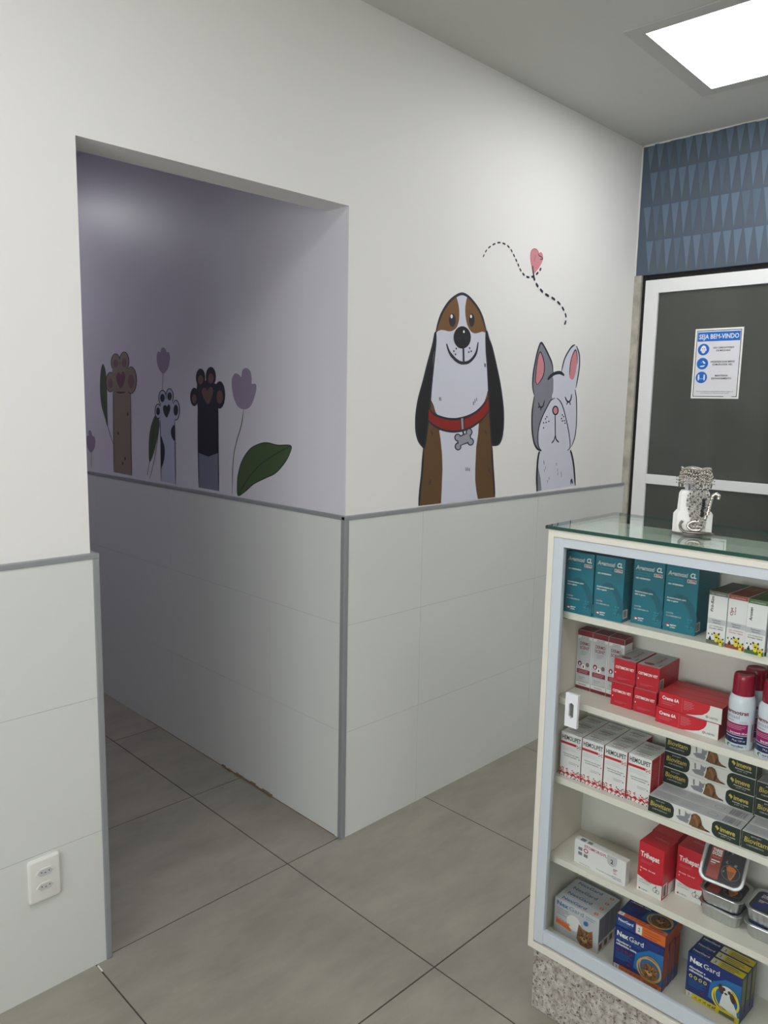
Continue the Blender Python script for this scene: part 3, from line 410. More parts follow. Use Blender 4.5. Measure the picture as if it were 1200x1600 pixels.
('wall_decal','mural sticker of a pink heart with a black dashed line','wall sticker',None, 'A',[('P','pink',1, [(1006.7, 2034.9),(992.3, 2061.5),(982.0, 2090.0),(982.4, 2118.3),(996.1, 2131.4),(1016.0, 2135.8),(1032.9, 2128.5),(1037.7, 2120.2),(1050.8, 2127.4),(1065.1, 2122.6),(1070.6, 2106.0),(1061.4, 2084.3),(1038.8, 2058.6),(1017.0, 2040.7)]),('S','rose',1, [(1005.9, 2044.5),(994.4, 2069.3),(984.7, 2090.3),(985.0, 2118.6),(1000.1, 2131.2),(1018.8, 2134.0),(1035.8, 2126.0),(1039.7, 2113.0)], 1.4, 0),('S','rose',1, [(1018.1, 2109.9),(1009.2, 2086.2)], 2, 0),('S','navy',1, [(1035.0, 2119.8),(1042.5, 2111.9),(1062.1, 2108.6),(1068.2, 2101.9),(1049.1, 2099.2)], 1.2, 0),('S','navy',1, [(1000.0, 2066.3),(1004.5, 2044.4),(1012.8, 2026.6)], 2.6, 0),('S','navy',1, [(676.9, 2054.8),(680.7, 2060.7),(684.4, 2066.6)], 1.6, 0),('S','navy',1, [(689.2, 2073.9),(693.7, 2079.7),(698.8, 2085.4)], 1.6823529411764706, 0),('S','navy',1, [(706.7, 2091.9),(714.0, 2096.8),(721.7, 2101.5)], 1.7647058823529413, 0),('S','navy',1, [(731.8, 2107.0),(740.4, 2111.2),(749.4, 2115.1)], 1.8470588235294119, 0),('S','navy',1, [(760.9, 2119.3),(770.9, 2121.8),(781.1, 2123.2)], 1.9294117647058824, 0),('S','navy',1, [(793.5, 2123.4),(803.3, 2122.8),(812.8, 2121.5)], 2.011764705882353, 0),('S','navy',1, [(823.9, 2119.2),(832.0, 2116.3),(839.4, 2112.9)], 2.0941176470588236, 0),('S','navy',1, [(847.6, 2108.1),(853.7, 2103.8),(859.2, 2099.2)], 2.1764705882352944, 0),('S','navy',1, [(865.6, 2093.4),(870.7, 2088.5),(875.6, 2083.6)], 2.2588235294117647, 0),('S','navy',1, [(881.6, 2077.6),(886.6, 2072.6),(891.5, 2067.6)], 2.3411764705882354, 0),('S','navy',1, [(897.3, 2061.4),(901.9, 2056.3),(906.5, 2051.1)], 2.423529411764706, 0),('S','navy',1, [(912.2, 2044.8),(917.4, 2039.8),(923.2, 2035.1)], 2.5058823529411764, 0),('S','navy',1, [(931.4, 2029.7),(938.8, 2025.8),(947.1, 2022.4)], 2.5882352941176467, 0),('S','navy',1, [(958.5, 2019.3),(969.1, 2018.4),(980.4, 2019.1)], 2.670588235294118, 0),('S','navy',1, [(994.0, 2022.0),(1004.6, 2025.4),(1014.6, 2029.5)], 2.7529411764705882, 0),('S','navy',1, [(1025.6, 2035.5),(1033.7, 2040.9),(1041.2, 2046.5)], 2.835294117647059, 0),('S','navy',1, [(1049.8, 2053.7),(1055.2, 2059.9),(1058.9, 2066.5)], 2.9176470588235297, 0),('S','navy',1, [(1010.1, 2026.3),(1013.9, 2018.2),(1018.6, 2010.4)], 3.6, 0),('S','navy',1, [(1027.3, 2001.7),(1036.4, 1995.4),(1046.1, 1989.4)], 3.533333333333333, 0),('S','navy',1, [(1058.7, 1982.3),(1069.7, 1976.8),(1081.4, 1971.8)], 3.466666666666667, 0),('S','navy',1, [(1097.3, 1966.6),(1111.5, 1963.6),(1126.3, 1961.0)], 3.4, 0),('S','navy',1, [(1144.6, 1957.8),(1158.9, 1954.4),(1172.9, 1950.5)], 3.3333333333333335, 0),('S','navy',1, [(1189.7, 1945.4),(1202.8, 1940.6),(1214.9, 1935.1)], 3.2666666666666666, 0),('S','navy',1, [(1228.0, 1927.3),(1237.3, 1920.2),(1245.8, 1912.7)], 3.2, 0),('S','navy',1, [(1255.0, 1903.1),(1261.0, 1894.8),(1264.3, 1885.9)], 3.1333333333333333, 0),('S','navy',1, [(1263.7, 1874.5),(1260.9, 1865.2),(1255.1, 1856.1)], 3.0666666666666664, 0)]),
('wall_decal','mural sticker of a tan raised paw, leftmost of the three','wall sticker',None, 'B',[('P','tan',0, [(-1644.5, 1541.7),(-1649.2, 1440.0),(-1664.2, 1151.4),(-1482.5, 1149.1),(-1479.7, 1299.3),(-1467.6, 1542.3)]),('P','plum',0, [(-1560.4, 1668.1),(-1563.6, 1655.4),(-1571.3, 1644.1),(-1582.8, 1635.1),(-1597.0, 1629.4),(-1612.6, 1627.5),(-1627.9, 1629.8),(-1641.6, 1635.9),(-1652.2, 1645.4),(-1658.6, 1657.2),(-1660.2, 1670.3),(-1656.9, 1683.2),(-1648.9, 1694.7),(-1637.1, 1703.6),(-1622.7, 1709.1),(-1607.1, 1710.7),(-1591.9, 1708.2),(-1578.5, 1702.0),(-1568.2, 1692.6),(-1562.0, 1680.9)]),('P','plum',0, [(-1475.4, 1670.7),(-1478.6, 1657.2),(-1486.3, 1645.0),(-1497.9, 1635.4),(-1512.2, 1629.3),(-1527.8, 1627.3),(-1543.3, 1629.7),(-1557.1, 1636.3),(-1567.7, 1646.4),(-1574.2, 1659.0),(-1575.8, 1673.0),(-1572.4, 1686.8),(-1564.4, 1699.0),(-1552.5, 1708.6),(-1538.1, 1714.5),(-1522.4, 1716.2),(-1507.1, 1713.5),(-1493.7, 1706.9),(-1483.3, 1696.8),(-1477.0, 1684.4)]),('P','plum',0, [(-1621.8, 1578.4),(-1625.1, 1563.7),(-1632.9, 1550.4),(-1644.4, 1539.8),(-1658.5, 1532.9),(-1673.8, 1530.5),(-1689.0, 1532.8),(-1702.4, 1539.6),(-1712.7, 1550.3),(-1718.9, 1563.8),(-1720.3, 1578.7),(-1716.8, 1593.7),(-1708.7, 1607.1),(-1697.0, 1617.6),(-1682.7, 1624.3),(-1667.3, 1626.4),(-1652.3, 1623.9),(-1639.2, 1617.0),(-1629.2, 1606.4),(-1623.2, 1593.1)]),('P','plum',0, [(-1407.1, 1586.4),(-1410.9, 1567.4),(-1419.7, 1550.3),(-1432.9, 1536.6),(-1449.1, 1527.7),(-1466.8, 1524.5),(-1484.2, 1527.5),(-1499.8, 1536.3),(-1511.7, 1550.1),(-1518.9, 1567.6),(-1520.6, 1587.0),(-1516.6, 1606.3),(-1507.3, 1623.6),(-1493.8, 1637.2),(-1477.4, 1645.7),(-1459.7, 1648.4),(-1442.4, 1645.1),(-1427.3, 1636.1),(-1415.7, 1622.4),(-1408.8, 1605.3)]),('P','plum',0, [(-1467.5, 1577.8),(-1473.1, 1561.9),(-1487.4, 1547.5),(-1509.4, 1536.0),(-1536.9, 1528.4),(-1567.4, 1525.6),(-1597.9, 1528.0),(-1625.4, 1535.4),(-1647.0, 1547.1),(-1660.5, 1562.0),(-1664.4, 1578.5),(-1658.3, 1595.0),(-1642.9, 1609.7),(-1619.8, 1621.2),(-1591.5, 1628.3),(-1560.8, 1630.4),(-1530.8, 1627.5),(-1504.4, 1619.8),(-1483.9, 1608.2),(-1471.2, 1593.7)]),('P','tan',0, [(-1568.2, 1668.3),(-1571.0, 1656.7),(-1577.5, 1646.3),(-1587.3, 1638.1),(-1599.2, 1632.8),(-1612.3, 1631.1),(-1625.2, 1633.2),(-1636.7, 1638.8),(-1645.5, 1647.4),(-1650.8, 1658.2),(-1652.1, 1670.1),(-1649.2, 1681.9),(-1642.5, 1692.3),(-1632.6, 1700.5),(-1620.4, 1705.6),(-1607.4, 1707.1),(-1594.6, 1704.9),(-1583.4, 1699.2),(-1574.7, 1690.6),(-1569.5, 1680.0)]),('P','tan',0, [(-1483.0, 1670.9),(-1485.8, 1658.4),(-1492.4, 1647.2),(-1502.2, 1638.3),(-1514.4, 1632.7),(-1527.6, 1630.9),(-1540.7, 1633.1),(-1552.3, 1639.1),(-1561.2, 1648.4),(-1566.6, 1660.0),(-1568.0, 1672.8),(-1565.0, 1685.5),(-1558.2, 1696.8),(-1548.1, 1705.6),(-1535.9, 1711.0),(-1522.6, 1712.6),(-1509.7, 1710.3),(-1498.3, 1704.1),(-1489.6, 1694.9),(-1484.3, 1683.5)]),('P','tan',0, [(-1629.9, 1578.4),(-1632.7, 1564.8),(-1639.3, 1552.6),(-1649.0, 1542.8),(-1660.8, 1536.4),(-1673.6, 1534.2),(-1686.2, 1536.3),(-1697.3, 1542.6),(-1705.8, 1552.5),(-1710.9, 1564.9),(-1711.9, 1578.7),(-1708.9, 1592.5),(-1702.2, 1604.8),(-1692.3, 1614.6),(-1680.4, 1620.7),(-1667.6, 1622.7),(-1655.1, 1620.4),(-1644.2, 1614.1),(-1635.9, 1604.3),(-1630.9, 1592.0)]),('P','tan',0, [(-1414.5, 1586.4),(-1417.9, 1568.5),(-1425.6, 1552.3),(-1437.1, 1539.4),(-1451.2, 1531.1),(-1466.6, 1528.1),(-1481.7, 1530.9),(-1495.1, 1539.2),(-1505.4, 1552.2),(-1511.5, 1568.7),(-1512.9, 1586.9),(-1509.3, 1605.1),(-1501.2, 1621.4),(-1489.5, 1634.2),(-1475.2, 1642.3),(-1459.9, 1644.9),(-1444.9, 1641.8),(-1431.9, 1633.4),(-1421.9, 1620.5),(-1415.9, 1604.3)]),('P','tan',0, [(-1659.7, 1587.7),(-1641.2, 1651.6),(-1559.0, 1659.1),(-1475.8, 1631.0),(-1466.5, 1595.5),(-1473.9, 1533.4),(-1644.9, 1534.3)]),('P','mauve',0, [(-1586.0, 1663.3),(-1587.5, 1657.2),(-1591.3, 1651.8),(-1597.0, 1647.5),(-1603.9, 1644.8),(-1611.5, 1644.0),(-1619.0, 1645.1),(-1625.6, 1648.0),(-1630.7, 1652.5),(-1633.8, 1658.1),(-1634.6, 1664.3),(-1633.0, 1670.4),(-1629.2, 1675.8),(-1623.5, 1680.1),(-1616.5, 1682.7),(-1608.9, 1683.5),(-1601.5, 1682.4),(-1594.9, 1679.4),(-1589.8, 1674.9),(-1586.8, 1669.4)]),('P','mauve',0, [(-1500.9, 1666.0),(-1502.5, 1659.5),(-1506.3, 1653.6),(-1512.0, 1649.0),(-1519.1, 1646.1),(-1526.7, 1645.2),(-1534.3, 1646.4),(-1541.0, 1649.5),(-1546.2, 1654.4),(-1549.4, 1660.4),(-1550.2, 1667.0),(-1548.6, 1673.6),(-1544.7, 1679.5),(-1538.9, 1684.1),(-1531.8, 1686.9),(-1524.1, 1687.8),(-1516.6, 1686.5),(-1510.0, 1683.3),(-1504.8, 1678.5),(-1501.7, 1672.6)]),('P','mauve',0, [(-1647.3, 1573.0),(-1648.9, 1565.9),(-1652.7, 1559.5),(-1658.2, 1554.4),(-1665.1, 1551.1),(-1672.5, 1550.0),(-1679.8, 1551.1),(-1686.3, 1554.4),(-1691.2, 1559.5),(-1694.2, 1565.9),(-1694.9, 1573.1),(-1693.2, 1580.2),(-1689.3, 1586.7),(-1683.7, 1591.7),(-1676.8, 1595.0),(-1669.4, 1596.0),(-1662.1, 1594.9),(-1655.7, 1591.6),(-1650.9, 1586.5),(-1647.9, 1580.1)]),('P','mauve',0, [(-1435.1, 1581.2),(-1437.0, 1571.9),(-1441.5, 1563.5),(-1448.2, 1556.8),(-1456.4, 1552.4),(-1465.3, 1550.9),(-1474.0, 1552.4),(-1481.8, 1556.7),(-1487.7, 1563.5),(-1491.3, 1572.0),(-1492.2, 1581.5),(-1490.2, 1590.9),(-1485.6, 1599.4),(-1478.9, 1606.1),(-1470.7, 1610.3),(-1461.8, 1611.7),(-1453.1, 1610.1),(-1445.4, 1605.8),(-1439.5, 1599.0),(-1436.0, 1590.6)]),('P','plum2',1, [(-1567.9, 1548.3),(-1596.2, 1571.0),(-1608.4, 1598.4),(-1597.2, 1618.3),(-1573.2, 1621.6),(-1560.0, 1612.4),(-1543.5, 1625.7),(-1524.4, 1620.1),(-1519.8, 1600.4),(-1533.0, 1573.6)]),('S','plum',1, [(-1644.8, 1537.1),(-1649.2, 1440.0),(-1662.2, 1151.6)], 2, 0),('S','plum',1, [(-1470.3, 1529.0),(-1479.7, 1299.3),(-1480.6, 1149.3)], 2, 0),('P','plum',0, [(-1496.9, 1432.6),(-1499.5, 1426.8),(-1505.1, 1424.3),(-1510.5, 1426.5),(-1512.4, 1432.3),(-1509.8, 1438.1),(-1504.2, 1440.6),(-1498.9, 1438.3)]),('P','plum',0, [(-1597.0, 1339.6),(-1599.7, 1333.6),(-1605.6, 1330.9),(-1611.2, 1333.1),(-1613.1, 1338.9),(-1610.4, 1345.0),(-1604.5, 1347.7),(-1599.0, 1345.4)]),('P','plum',0, [(-1534.6, 1224.6),(-1537.2, 1218.5),(-1543.0, 1215.7),(-1548.4, 1217.8),(-1550.4, 1223.5),(-1547.7, 1229.6),(-1542.0, 1232.4),(-1536.5, 1230.3)]),('P','plum',0, [(-1559.7, 1200.6),(-1562.4, 1194.5),(-1568.2, 1191.6),(-1573.8, 1193.7),(-1575.7, 1199.5),(-1573.0, 1205.6),(-1567.2, 1208.5),(-1561.7, 1206.4)])]),
('wall_decal','mural sticker of a small white raised paw with black pads and black patches','wall sticker',None, 'B',[('P','night',0, [(-1147.6, 1510.1),(-1149.7, 1499.5),(-1155.1, 1489.8),(-1163.2, 1482.1),(-1173.2, 1477.1),(-1184.3, 1475.2),(-1195.2, 1476.7),(-1205.0, 1481.4),(-1212.6, 1489.0),(-1217.3, 1498.6),(-1218.6, 1509.3),(-1216.3, 1520.1),(-1210.8, 1529.8),(-1202.5, 1537.5),(-1192.4, 1542.4),(-1181.3, 1544.2),(-1170.5, 1542.5),(-1160.9, 1537.7),(-1153.4, 1530.2),(-1148.8, 1520.7)]),('P','night',0, [(-1088.1, 1517.3),(-1090.2, 1506.8),(-1095.4, 1497.3),(-1103.3, 1489.7),(-1113.0, 1484.8),(-1123.8, 1482.9),(-1134.5, 1484.4),(-1144.0, 1489.1),(-1151.4, 1496.6),(-1156.0, 1506.1),(-1157.3, 1516.7),(-1155.1, 1527.3),(-1149.8, 1536.8),(-1141.8, 1544.4),(-1131.9, 1549.3),(-1121.1, 1551.0),(-1110.5, 1549.3),(-1101.2, 1544.6),(-1093.9, 1537.1),(-1089.4, 1527.7)]),('P','night',0, [(-1192.0, 1452.2),(-1194.0, 1441.9),(-1198.7, 1432.6),(-1205.9, 1425.0),(-1214.7, 1420.1),(-1224.3, 1418.2),(-1233.9, 1419.5),(-1242.4, 1424.0),(-1249.0, 1431.2),(-1253.0, 1440.5),(-1254.1, 1450.8),(-1252.1, 1461.2),(-1247.2, 1470.6),(-1239.9, 1478.1),(-1231.0, 1482.9),(-1221.4, 1484.7),(-1211.9, 1483.2),(-1203.5, 1478.7),(-1197.1, 1471.5),(-1193.1, 1462.4)]),('P','night',0, [(-1038.8, 1460.6),(-1040.9, 1447.1),(-1046.1, 1434.8),(-1053.9, 1425.0),(-1063.5, 1418.5),(-1074.1, 1416.0),(-1084.5, 1417.8),(-1093.8, 1423.8),(-1101.1, 1433.3),(-1105.5, 1445.5),(-1106.6, 1459.1),(-1104.4, 1472.8),(-1099.1, 1485.1),(-1091.1, 1494.9),(-1081.4, 1501.2),(-1070.8, 1503.5),(-1060.5, 1501.5),(-1051.3, 1495.5),(-1044.3, 1486.0),(-1039.9, 1474.0)]),('P','lav',0, [(-1154.2, 1510.0),(-1156.0, 1500.7),(-1160.4, 1492.2),(-1167.0, 1485.5),(-1175.1, 1481.0),(-1184.1, 1479.4),(-1192.9, 1480.7),(-1200.8, 1484.9),(-1206.9, 1491.6),(-1210.7, 1500.0),(-1211.7, 1509.4),(-1209.9, 1518.8),(-1205.4, 1527.3),(-1198.7, 1534.1),(-1190.5, 1538.4),(-1181.5, 1540.0),(-1172.7, 1538.5),(-1164.9, 1534.3),(-1158.9, 1527.7),(-1155.2, 1519.3)]),('P','lav',0, [(-1094.6, 1517.3),(-1096.3, 1508.1),(-1100.6, 1499.7),(-1107.0, 1493.0),(-1114.9, 1488.7),(-1123.6, 1487.1),(-1132.3, 1488.4),(-1139.9, 1492.6),(-1145.9, 1499.1),(-1149.6, 1507.5),(-1150.6, 1516.7),(-1148.9, 1526.0),(-1144.5, 1534.4),(-1138.0, 1541.1),(-1130.0, 1545.3),(-1121.3, 1546.8),(-1112.7, 1545.4),(-1105.1, 1541.2),(-1099.2, 1534.7),(-1095.6, 1526.4)]),('P','lav',0, [(-1198.9, 1452.0),(-1200.4, 1443.1),(-1204.2, 1434.9),(-1209.7, 1428.4),(-1216.6, 1424.1),(-1224.2, 1422.4),(-1231.6, 1423.6),(-1238.1, 1427.6),(-1243.2, 1433.9),(-1246.3, 1442.0),(-1247.1, 1450.9),(-1245.5, 1460.0),(-1241.7, 1468.1),(-1236.0, 1474.7),(-1229.1, 1478.9),(-1221.6, 1480.4),(-1214.2, 1479.2),(-1207.7, 1475.2),(-1202.7, 1468.9),(-1199.6, 1460.9)]),('P','lav',0, [(-1045.1, 1460.4),(-1046.9, 1448.2),(-1051.2, 1437.1),(-1057.5, 1428.2),(-1065.3, 1422.3),(-1073.9, 1420.1),(-1082.4, 1421.8),(-1089.9, 1427.3),(-1095.7, 1435.9),(-1099.2, 1447.0),(-1100.1, 1459.3),(-1098.3, 1471.6),(-1093.9, 1482.7),(-1087.4, 1491.6),(-1079.6, 1497.4),(-1071.0, 1499.4),(-1062.6, 1497.6),(-1055.2, 1492.1),(-1049.5, 1483.5),(-1046.0, 1472.6)]),('P','lav',0, [(-1205.0, 1467.2),(-1192.0, 1492.8),(-1149.4, 1505.9),(-1103.5, 1498.1),(-1083.1, 1477.8),(-1080.4, 1419.9),(-1092.0, 1150.4),(-1087.3, 1145.8),(-1210.3, 1147.0),(-1206.0, 1364.9),(-1211.6, 1433.0)]),('P','night',0, [(-1163.3, 1509.9),(-1164.5, 1504.5),(-1167.5, 1499.6),(-1171.9, 1495.7),(-1177.5, 1493.1),(-1183.5, 1492.1),(-1189.6, 1492.9),(-1194.9, 1495.3),(-1199.1, 1499.2),(-1201.7, 1504.1),(-1202.4, 1509.5),(-1201.2, 1515.0),(-1198.2, 1519.9),(-1193.7, 1523.8),(-1188.1, 1526.4),(-1182.1, 1527.3),(-1176.1, 1526.5),(-1170.7, 1524.0),(-1166.6, 1520.2),(-1164.1, 1515.3)]),('P','night',0, [(-1103.5, 1517.2),(-1104.6, 1511.8),(-1107.5, 1507.0),(-1111.8, 1503.1),(-1117.2, 1500.6),(-1123.1, 1499.7),(-1129.0, 1500.4),(-1134.2, 1502.8),(-1138.3, 1506.6),(-1140.8, 1511.5),(-1141.6, 1516.8),(-1140.4, 1522.2),(-1137.5, 1527.1),(-1133.1, 1530.9),(-1127.7, 1533.4),(-1121.8, 1534.3),(-1115.9, 1533.5),(-1110.7, 1531.1),(-1106.7, 1527.3),(-1104.2, 1522.5)]),('P','night',0, [(-1206.5, 1451.9),(-1207.5, 1446.7),(-1210.1, 1441.9),(-1213.8, 1438.1),(-1218.5, 1435.6),(-1223.6, 1434.6),(-1228.7, 1435.3),(-1233.1, 1437.6),(-1236.6, 1441.3),(-1238.7, 1445.9),(-1239.3, 1451.1),(-1238.3, 1456.3),(-1235.7, 1461.1),(-1231.9, 1464.9),(-1227.2, 1467.4),(-1222.1, 1468.3),(-1217.1, 1467.6),(-1212.6, 1465.3),(-1209.2, 1461.6),(-1207.1, 1457.0)]),('P','night',0, [(-1053.8, 1460.3),(-1055.0, 1453.2),(-1057.9, 1446.7),(-1062.2, 1441.5),(-1067.5, 1438.1),(-1073.3, 1436.8),(-1079.0, 1437.8),(-1084.2, 1441.0),(-1088.1, 1446.0),(-1090.6, 1452.3),(-1091.2, 1459.4),(-1090.0, 1466.6),(-1087.1, 1473.1),(-1082.8, 1478.2),(-1077.4, 1481.6),(-1071.6, 1482.8),(-1065.9, 1481.8),(-1060.8, 1478.6),(-1056.9, 1473.6),(-1054.5, 1467.3)]),('P','night',1, [(-1151.0, 1426.2),(-1172.1, 1444.2),(-1179.7, 1464.3),(-1170.6, 1477.9),(-1153.9, 1478.2),(-1145.7, 1473.3),(-1132.1, 1482.8),(-1119.1, 1475.5),(-1119.7, 1460.5),(-1132.0, 1441.8)]),('S','night',1, [(-1207.2, 1416.1),(-1206.0, 1364.9),(-1206.3, 1279.0),(-1210.3, 1147.0)], 1.8, 0),('S','night',1, [(-1083.7, 1418.2),(-1084.1, 1319.8),(-1085.7, 1144.2)], 1.8, 0),('P','night',1, [(-1205.4, 1339.3),(-1185.6, 1323.1),(-1171.7, 1289.6),(-1178.6, 1246.4),(-1197.1, 1214.0),(-1209.3, 1211.4)]),('P','night',1, [(-1084.6, 1393.2),(-1106.1, 1387.4),(-1116.9, 1364.4),(-1104.7, 1339.7),(-1085.2, 1334.0)])]),
('wall_decal','mural sticker of a black raised paw on a grey arm','wall sticker',None, 'B',[('P','grey3',0, [(-901.2, 1305.1),(-899.5, 1147.9),(-752.9, 1147.2),(-752.2, 1321.5)]),('P','night',0, [(-840.4, 1592.6),(-842.4, 1581.4),(-847.6, 1571.2),(-855.6, 1563.1),(-865.5, 1557.9),(-876.4, 1556.1),(-887.4, 1557.9),(-897.2, 1563.2),(-904.9, 1571.4),(-909.7, 1581.7),(-911.1, 1593.1),(-909.0, 1604.5),(-903.6, 1614.8),(-895.5, 1622.8),(-885.5, 1627.9),(-874.5, 1629.5),(-863.7, 1627.5),(-854.0, 1622.2),(-846.5, 1614.1),(-841.8, 1603.9)]),('P','night',0, [(-763.4, 1596.6),(-765.5, 1584.9),(-770.9, 1574.3),(-779.1, 1565.8),(-789.5, 1560.4),(-801.0, 1558.5),(-812.4, 1560.4),(-822.7, 1565.9),(-830.8, 1574.5),(-835.9, 1585.3),(-837.4, 1597.2),(-835.3, 1609.2),(-829.7, 1619.8),(-821.2, 1628.2),(-810.7, 1633.5),(-799.2, 1635.2),(-787.9, 1633.1),(-777.8, 1627.5),(-769.9, 1619.0),(-765.0, 1608.4)]),('P','night',0, [(-893.8, 1516.7),(-895.7, 1505.2),(-900.4, 1494.8),(-907.6, 1486.4),(-916.6, 1481.0),(-926.4, 1479.0),(-936.2, 1480.6),(-945.0, 1485.8),(-951.8, 1494.1),(-956.1, 1504.5),(-957.3, 1516.1),(-955.4, 1527.7),(-950.5, 1538.2),(-943.1, 1546.5),(-934.1, 1551.9),(-924.2, 1553.7),(-914.5, 1551.9),(-905.9, 1546.7),(-899.2, 1538.5),(-895.0, 1528.2)]),('P','night',0, [(-699.9, 1526.1),(-702.1, 1509.8),(-707.8, 1494.9),(-716.5, 1483.0),(-727.4, 1475.3),(-739.5, 1472.4),(-751.5, 1474.8),(-762.3, 1482.2),(-770.7, 1494.0),(-776.0, 1508.9),(-777.6, 1525.5),(-775.3, 1542.1),(-769.4, 1557.1),(-760.5, 1568.9),(-749.4, 1576.4),(-737.4, 1579.0),(-725.5, 1576.3),(-714.9, 1568.8),(-706.7, 1557.1),(-701.5, 1542.4)]),('P','night',0, [(-900.8, 1481.0),(-913.4, 1512.6),(-902.8, 1567.9),(-832.0, 1583.3),(-761.2, 1567.7),(-741.0, 1537.2),(-749.1, 1476.0),(-752.7, 1299.6),(-824.8, 1279.4),(-898.6, 1290.8)]),('P','umber',0, [(-856.0, 1585.0),(-857.1, 1579.3),(-860.0, 1574.2),(-864.5, 1570.2),(-870.0, 1567.6),(-876.2, 1566.7),(-882.3, 1567.6),(-887.8, 1570.2),(-892.0, 1574.3),(-894.7, 1579.5),(-895.6, 1585.2),(-894.4, 1590.9),(-891.5, 1596.0),(-886.9, 1600.0),(-881.3, 1602.6),(-875.2, 1603.4),(-869.1, 1602.4),(-863.7, 1599.8),(-859.4, 1595.7),(-856.8, 1590.6)]),('P','umber',0, [(-779.7, 1589.1),(-780.8, 1583.2),(-783.8, 1577.9),(-788.5, 1573.7),(-794.3, 1571.0),(-800.7, 1570.0),(-807.1, 1571.0),(-812.9, 1573.7),(-817.4, 1578.0),(-820.2, 1583.4),(-821.1, 1589.4),(-819.9, 1595.3),(-816.8, 1600.7),(-812.1, 1604.9),(-806.3, 1607.5),(-799.8, 1608.4),(-793.5, 1607.4),(-787.8, 1604.6),(-783.3, 1600.4),(-780.5, 1595.0)]),('P','umber',0, [(-907.9, 1508.7),(-908.9, 1502.9),(-911.5, 1497.7),(-915.6, 1493.5),(-920.6, 1490.7),(-926.1, 1489.7),(-931.6, 1490.6),(-936.5, 1493.2),(-940.3, 1497.3),(-942.7, 1502.5),(-943.4, 1508.3),(-942.4, 1514.1),(-939.7, 1519.3),(-935.6, 1523.5),(-930.5, 1526.2),(-925.0, 1527.1),(-919.6, 1526.3),(-914.7, 1523.7),(-910.9, 1519.6),(-908.6, 1514.4)]),('P','umber',0, [(-716.9, 1518.4),(-718.1, 1510.2),(-721.3, 1502.8),(-726.2, 1496.8),(-732.3, 1492.9),(-739.1, 1491.5),(-745.8, 1492.7),(-751.8, 1496.4),(-756.6, 1502.3),(-759.5, 1509.7),(-760.4, 1518.0),(-759.2, 1526.3),(-755.9, 1533.8),(-750.9, 1539.7),(-744.8, 1543.5),(-738.0, 1544.9),(-731.4, 1543.6),(-725.4, 1539.8),(-720.7, 1534.0),(-717.8, 1526.6)]),('P','umber',1, [(-822.7, 1488.6),(-854.1, 1513.2),(-868.1, 1538.1),(-859.0, 1550.7),(-838.5, 1552.3),(-824.3, 1543.0),(-809.6, 1556.2),(-789.7, 1553.9),(-784.4, 1538.5),(-796.3, 1513.8)]),('S','night',1, [(-898.0, 1473.1),(-901.2, 1305.1),(-899.5, 1147.9)], 2, 0),('S','night',1, [(-750.5, 1476.0),(-752.2, 1321.5),(-751.5, 1146.5)], 2, 0)]),
('wall_decal','mural sticker of a large lilac tulip on a curved stem, rightmost flower in the passage','wall sticker',None, 'B',[('S','stem',1, [(-577.6, 1472.0),(-593.8, 1412.4),(-628.8, 1343.4),(-649.9, 1273.8),(-658.5, 1146.2)], 1.8, 0),('P','tulip',1, [(-651.8, 1589.7),(-631.8, 1607.3),(-601.9, 1600.3),(-591.6, 1592.9),(-583.6, 1618.3),(-558.0, 1626.6),(-533.0, 1614.0),(-524.4, 1588.8),(-523.4, 1568.7),(-501.0, 1568.6),(-495.0, 1552.9),(-505.0, 1524.1),(-530.3, 1487.6),(-568.5, 1473.7),(-613.8, 1482.4),(-642.3, 1515.4),(-654.9, 1560.0)])]),
('wall_decal','mural sticker of a broad dark green leaf standing right of the large lilac tulip','wall sticker',None, 'B',[('P','leaf',1, [(-618.2, 1143.3),(-623.0, 1184.2),(-617.2, 1222.9),(-590.2, 1277.9),(-538.1, 1325.9),(-475.3, 1349.2),(-426.6, 1355.3),(-367.4, 1349.9),(-291.8, 1352.5),(-296.2, 1325.9),(-326.8, 1288.8),(-379.2, 1249.3),(-439.2, 1226.3),(-513.8, 1197.8),(-565.3, 1166.7)]),('S','leafd',1, [(-618.2, 1143.3),(-623.0, 1184.2),(-617.2, 1222.9),(-590.2, 1277.9),(-538.1, 1325.9),(-475.3, 1349.2),(-426.6, 1355.3),(-367.4, 1349.9),(-291.8, 1352.5),(-296.2, 1325.9),(-326.8, 1288.8),(-379.2, 1249.3),(-439.2, 1226.3),(-513.8, 1197.8),(-565.3, 1166.7)], 1.4, 1),('S','leafd',1, [(-615.5, 1146.6),(-551.9, 1213.1),(-475.8, 1271.0),(-379.1, 1317.2),(-296.3, 1350.2)], 1.8, 0)]),
('wall_decal','mural sticker of a lilac tulip bud on a thin stem above the small white paw','wall sticker',None, 'B',[('S','stem',1, [(-1173.3, 1614.3),(-1181.3, 1545.0)], 1.4, 0),('P','tulip',1, [(-1173.4, 1612.6),(-1206.3, 1631.4),(-1223.8, 1661.0),(-1224.2, 1690.3),(-1211.5, 1706.6),(-1193.0, 1703.5),(-1185.7, 1716.5),(-1168.7, 1722.5),(-1149.1, 1715.3),(-1139.7, 1702.7),(-1120.1, 1699.7),(-1112.8, 1679.1),(-1122.3, 1646.5),(-1144.5, 1624.7)])]),
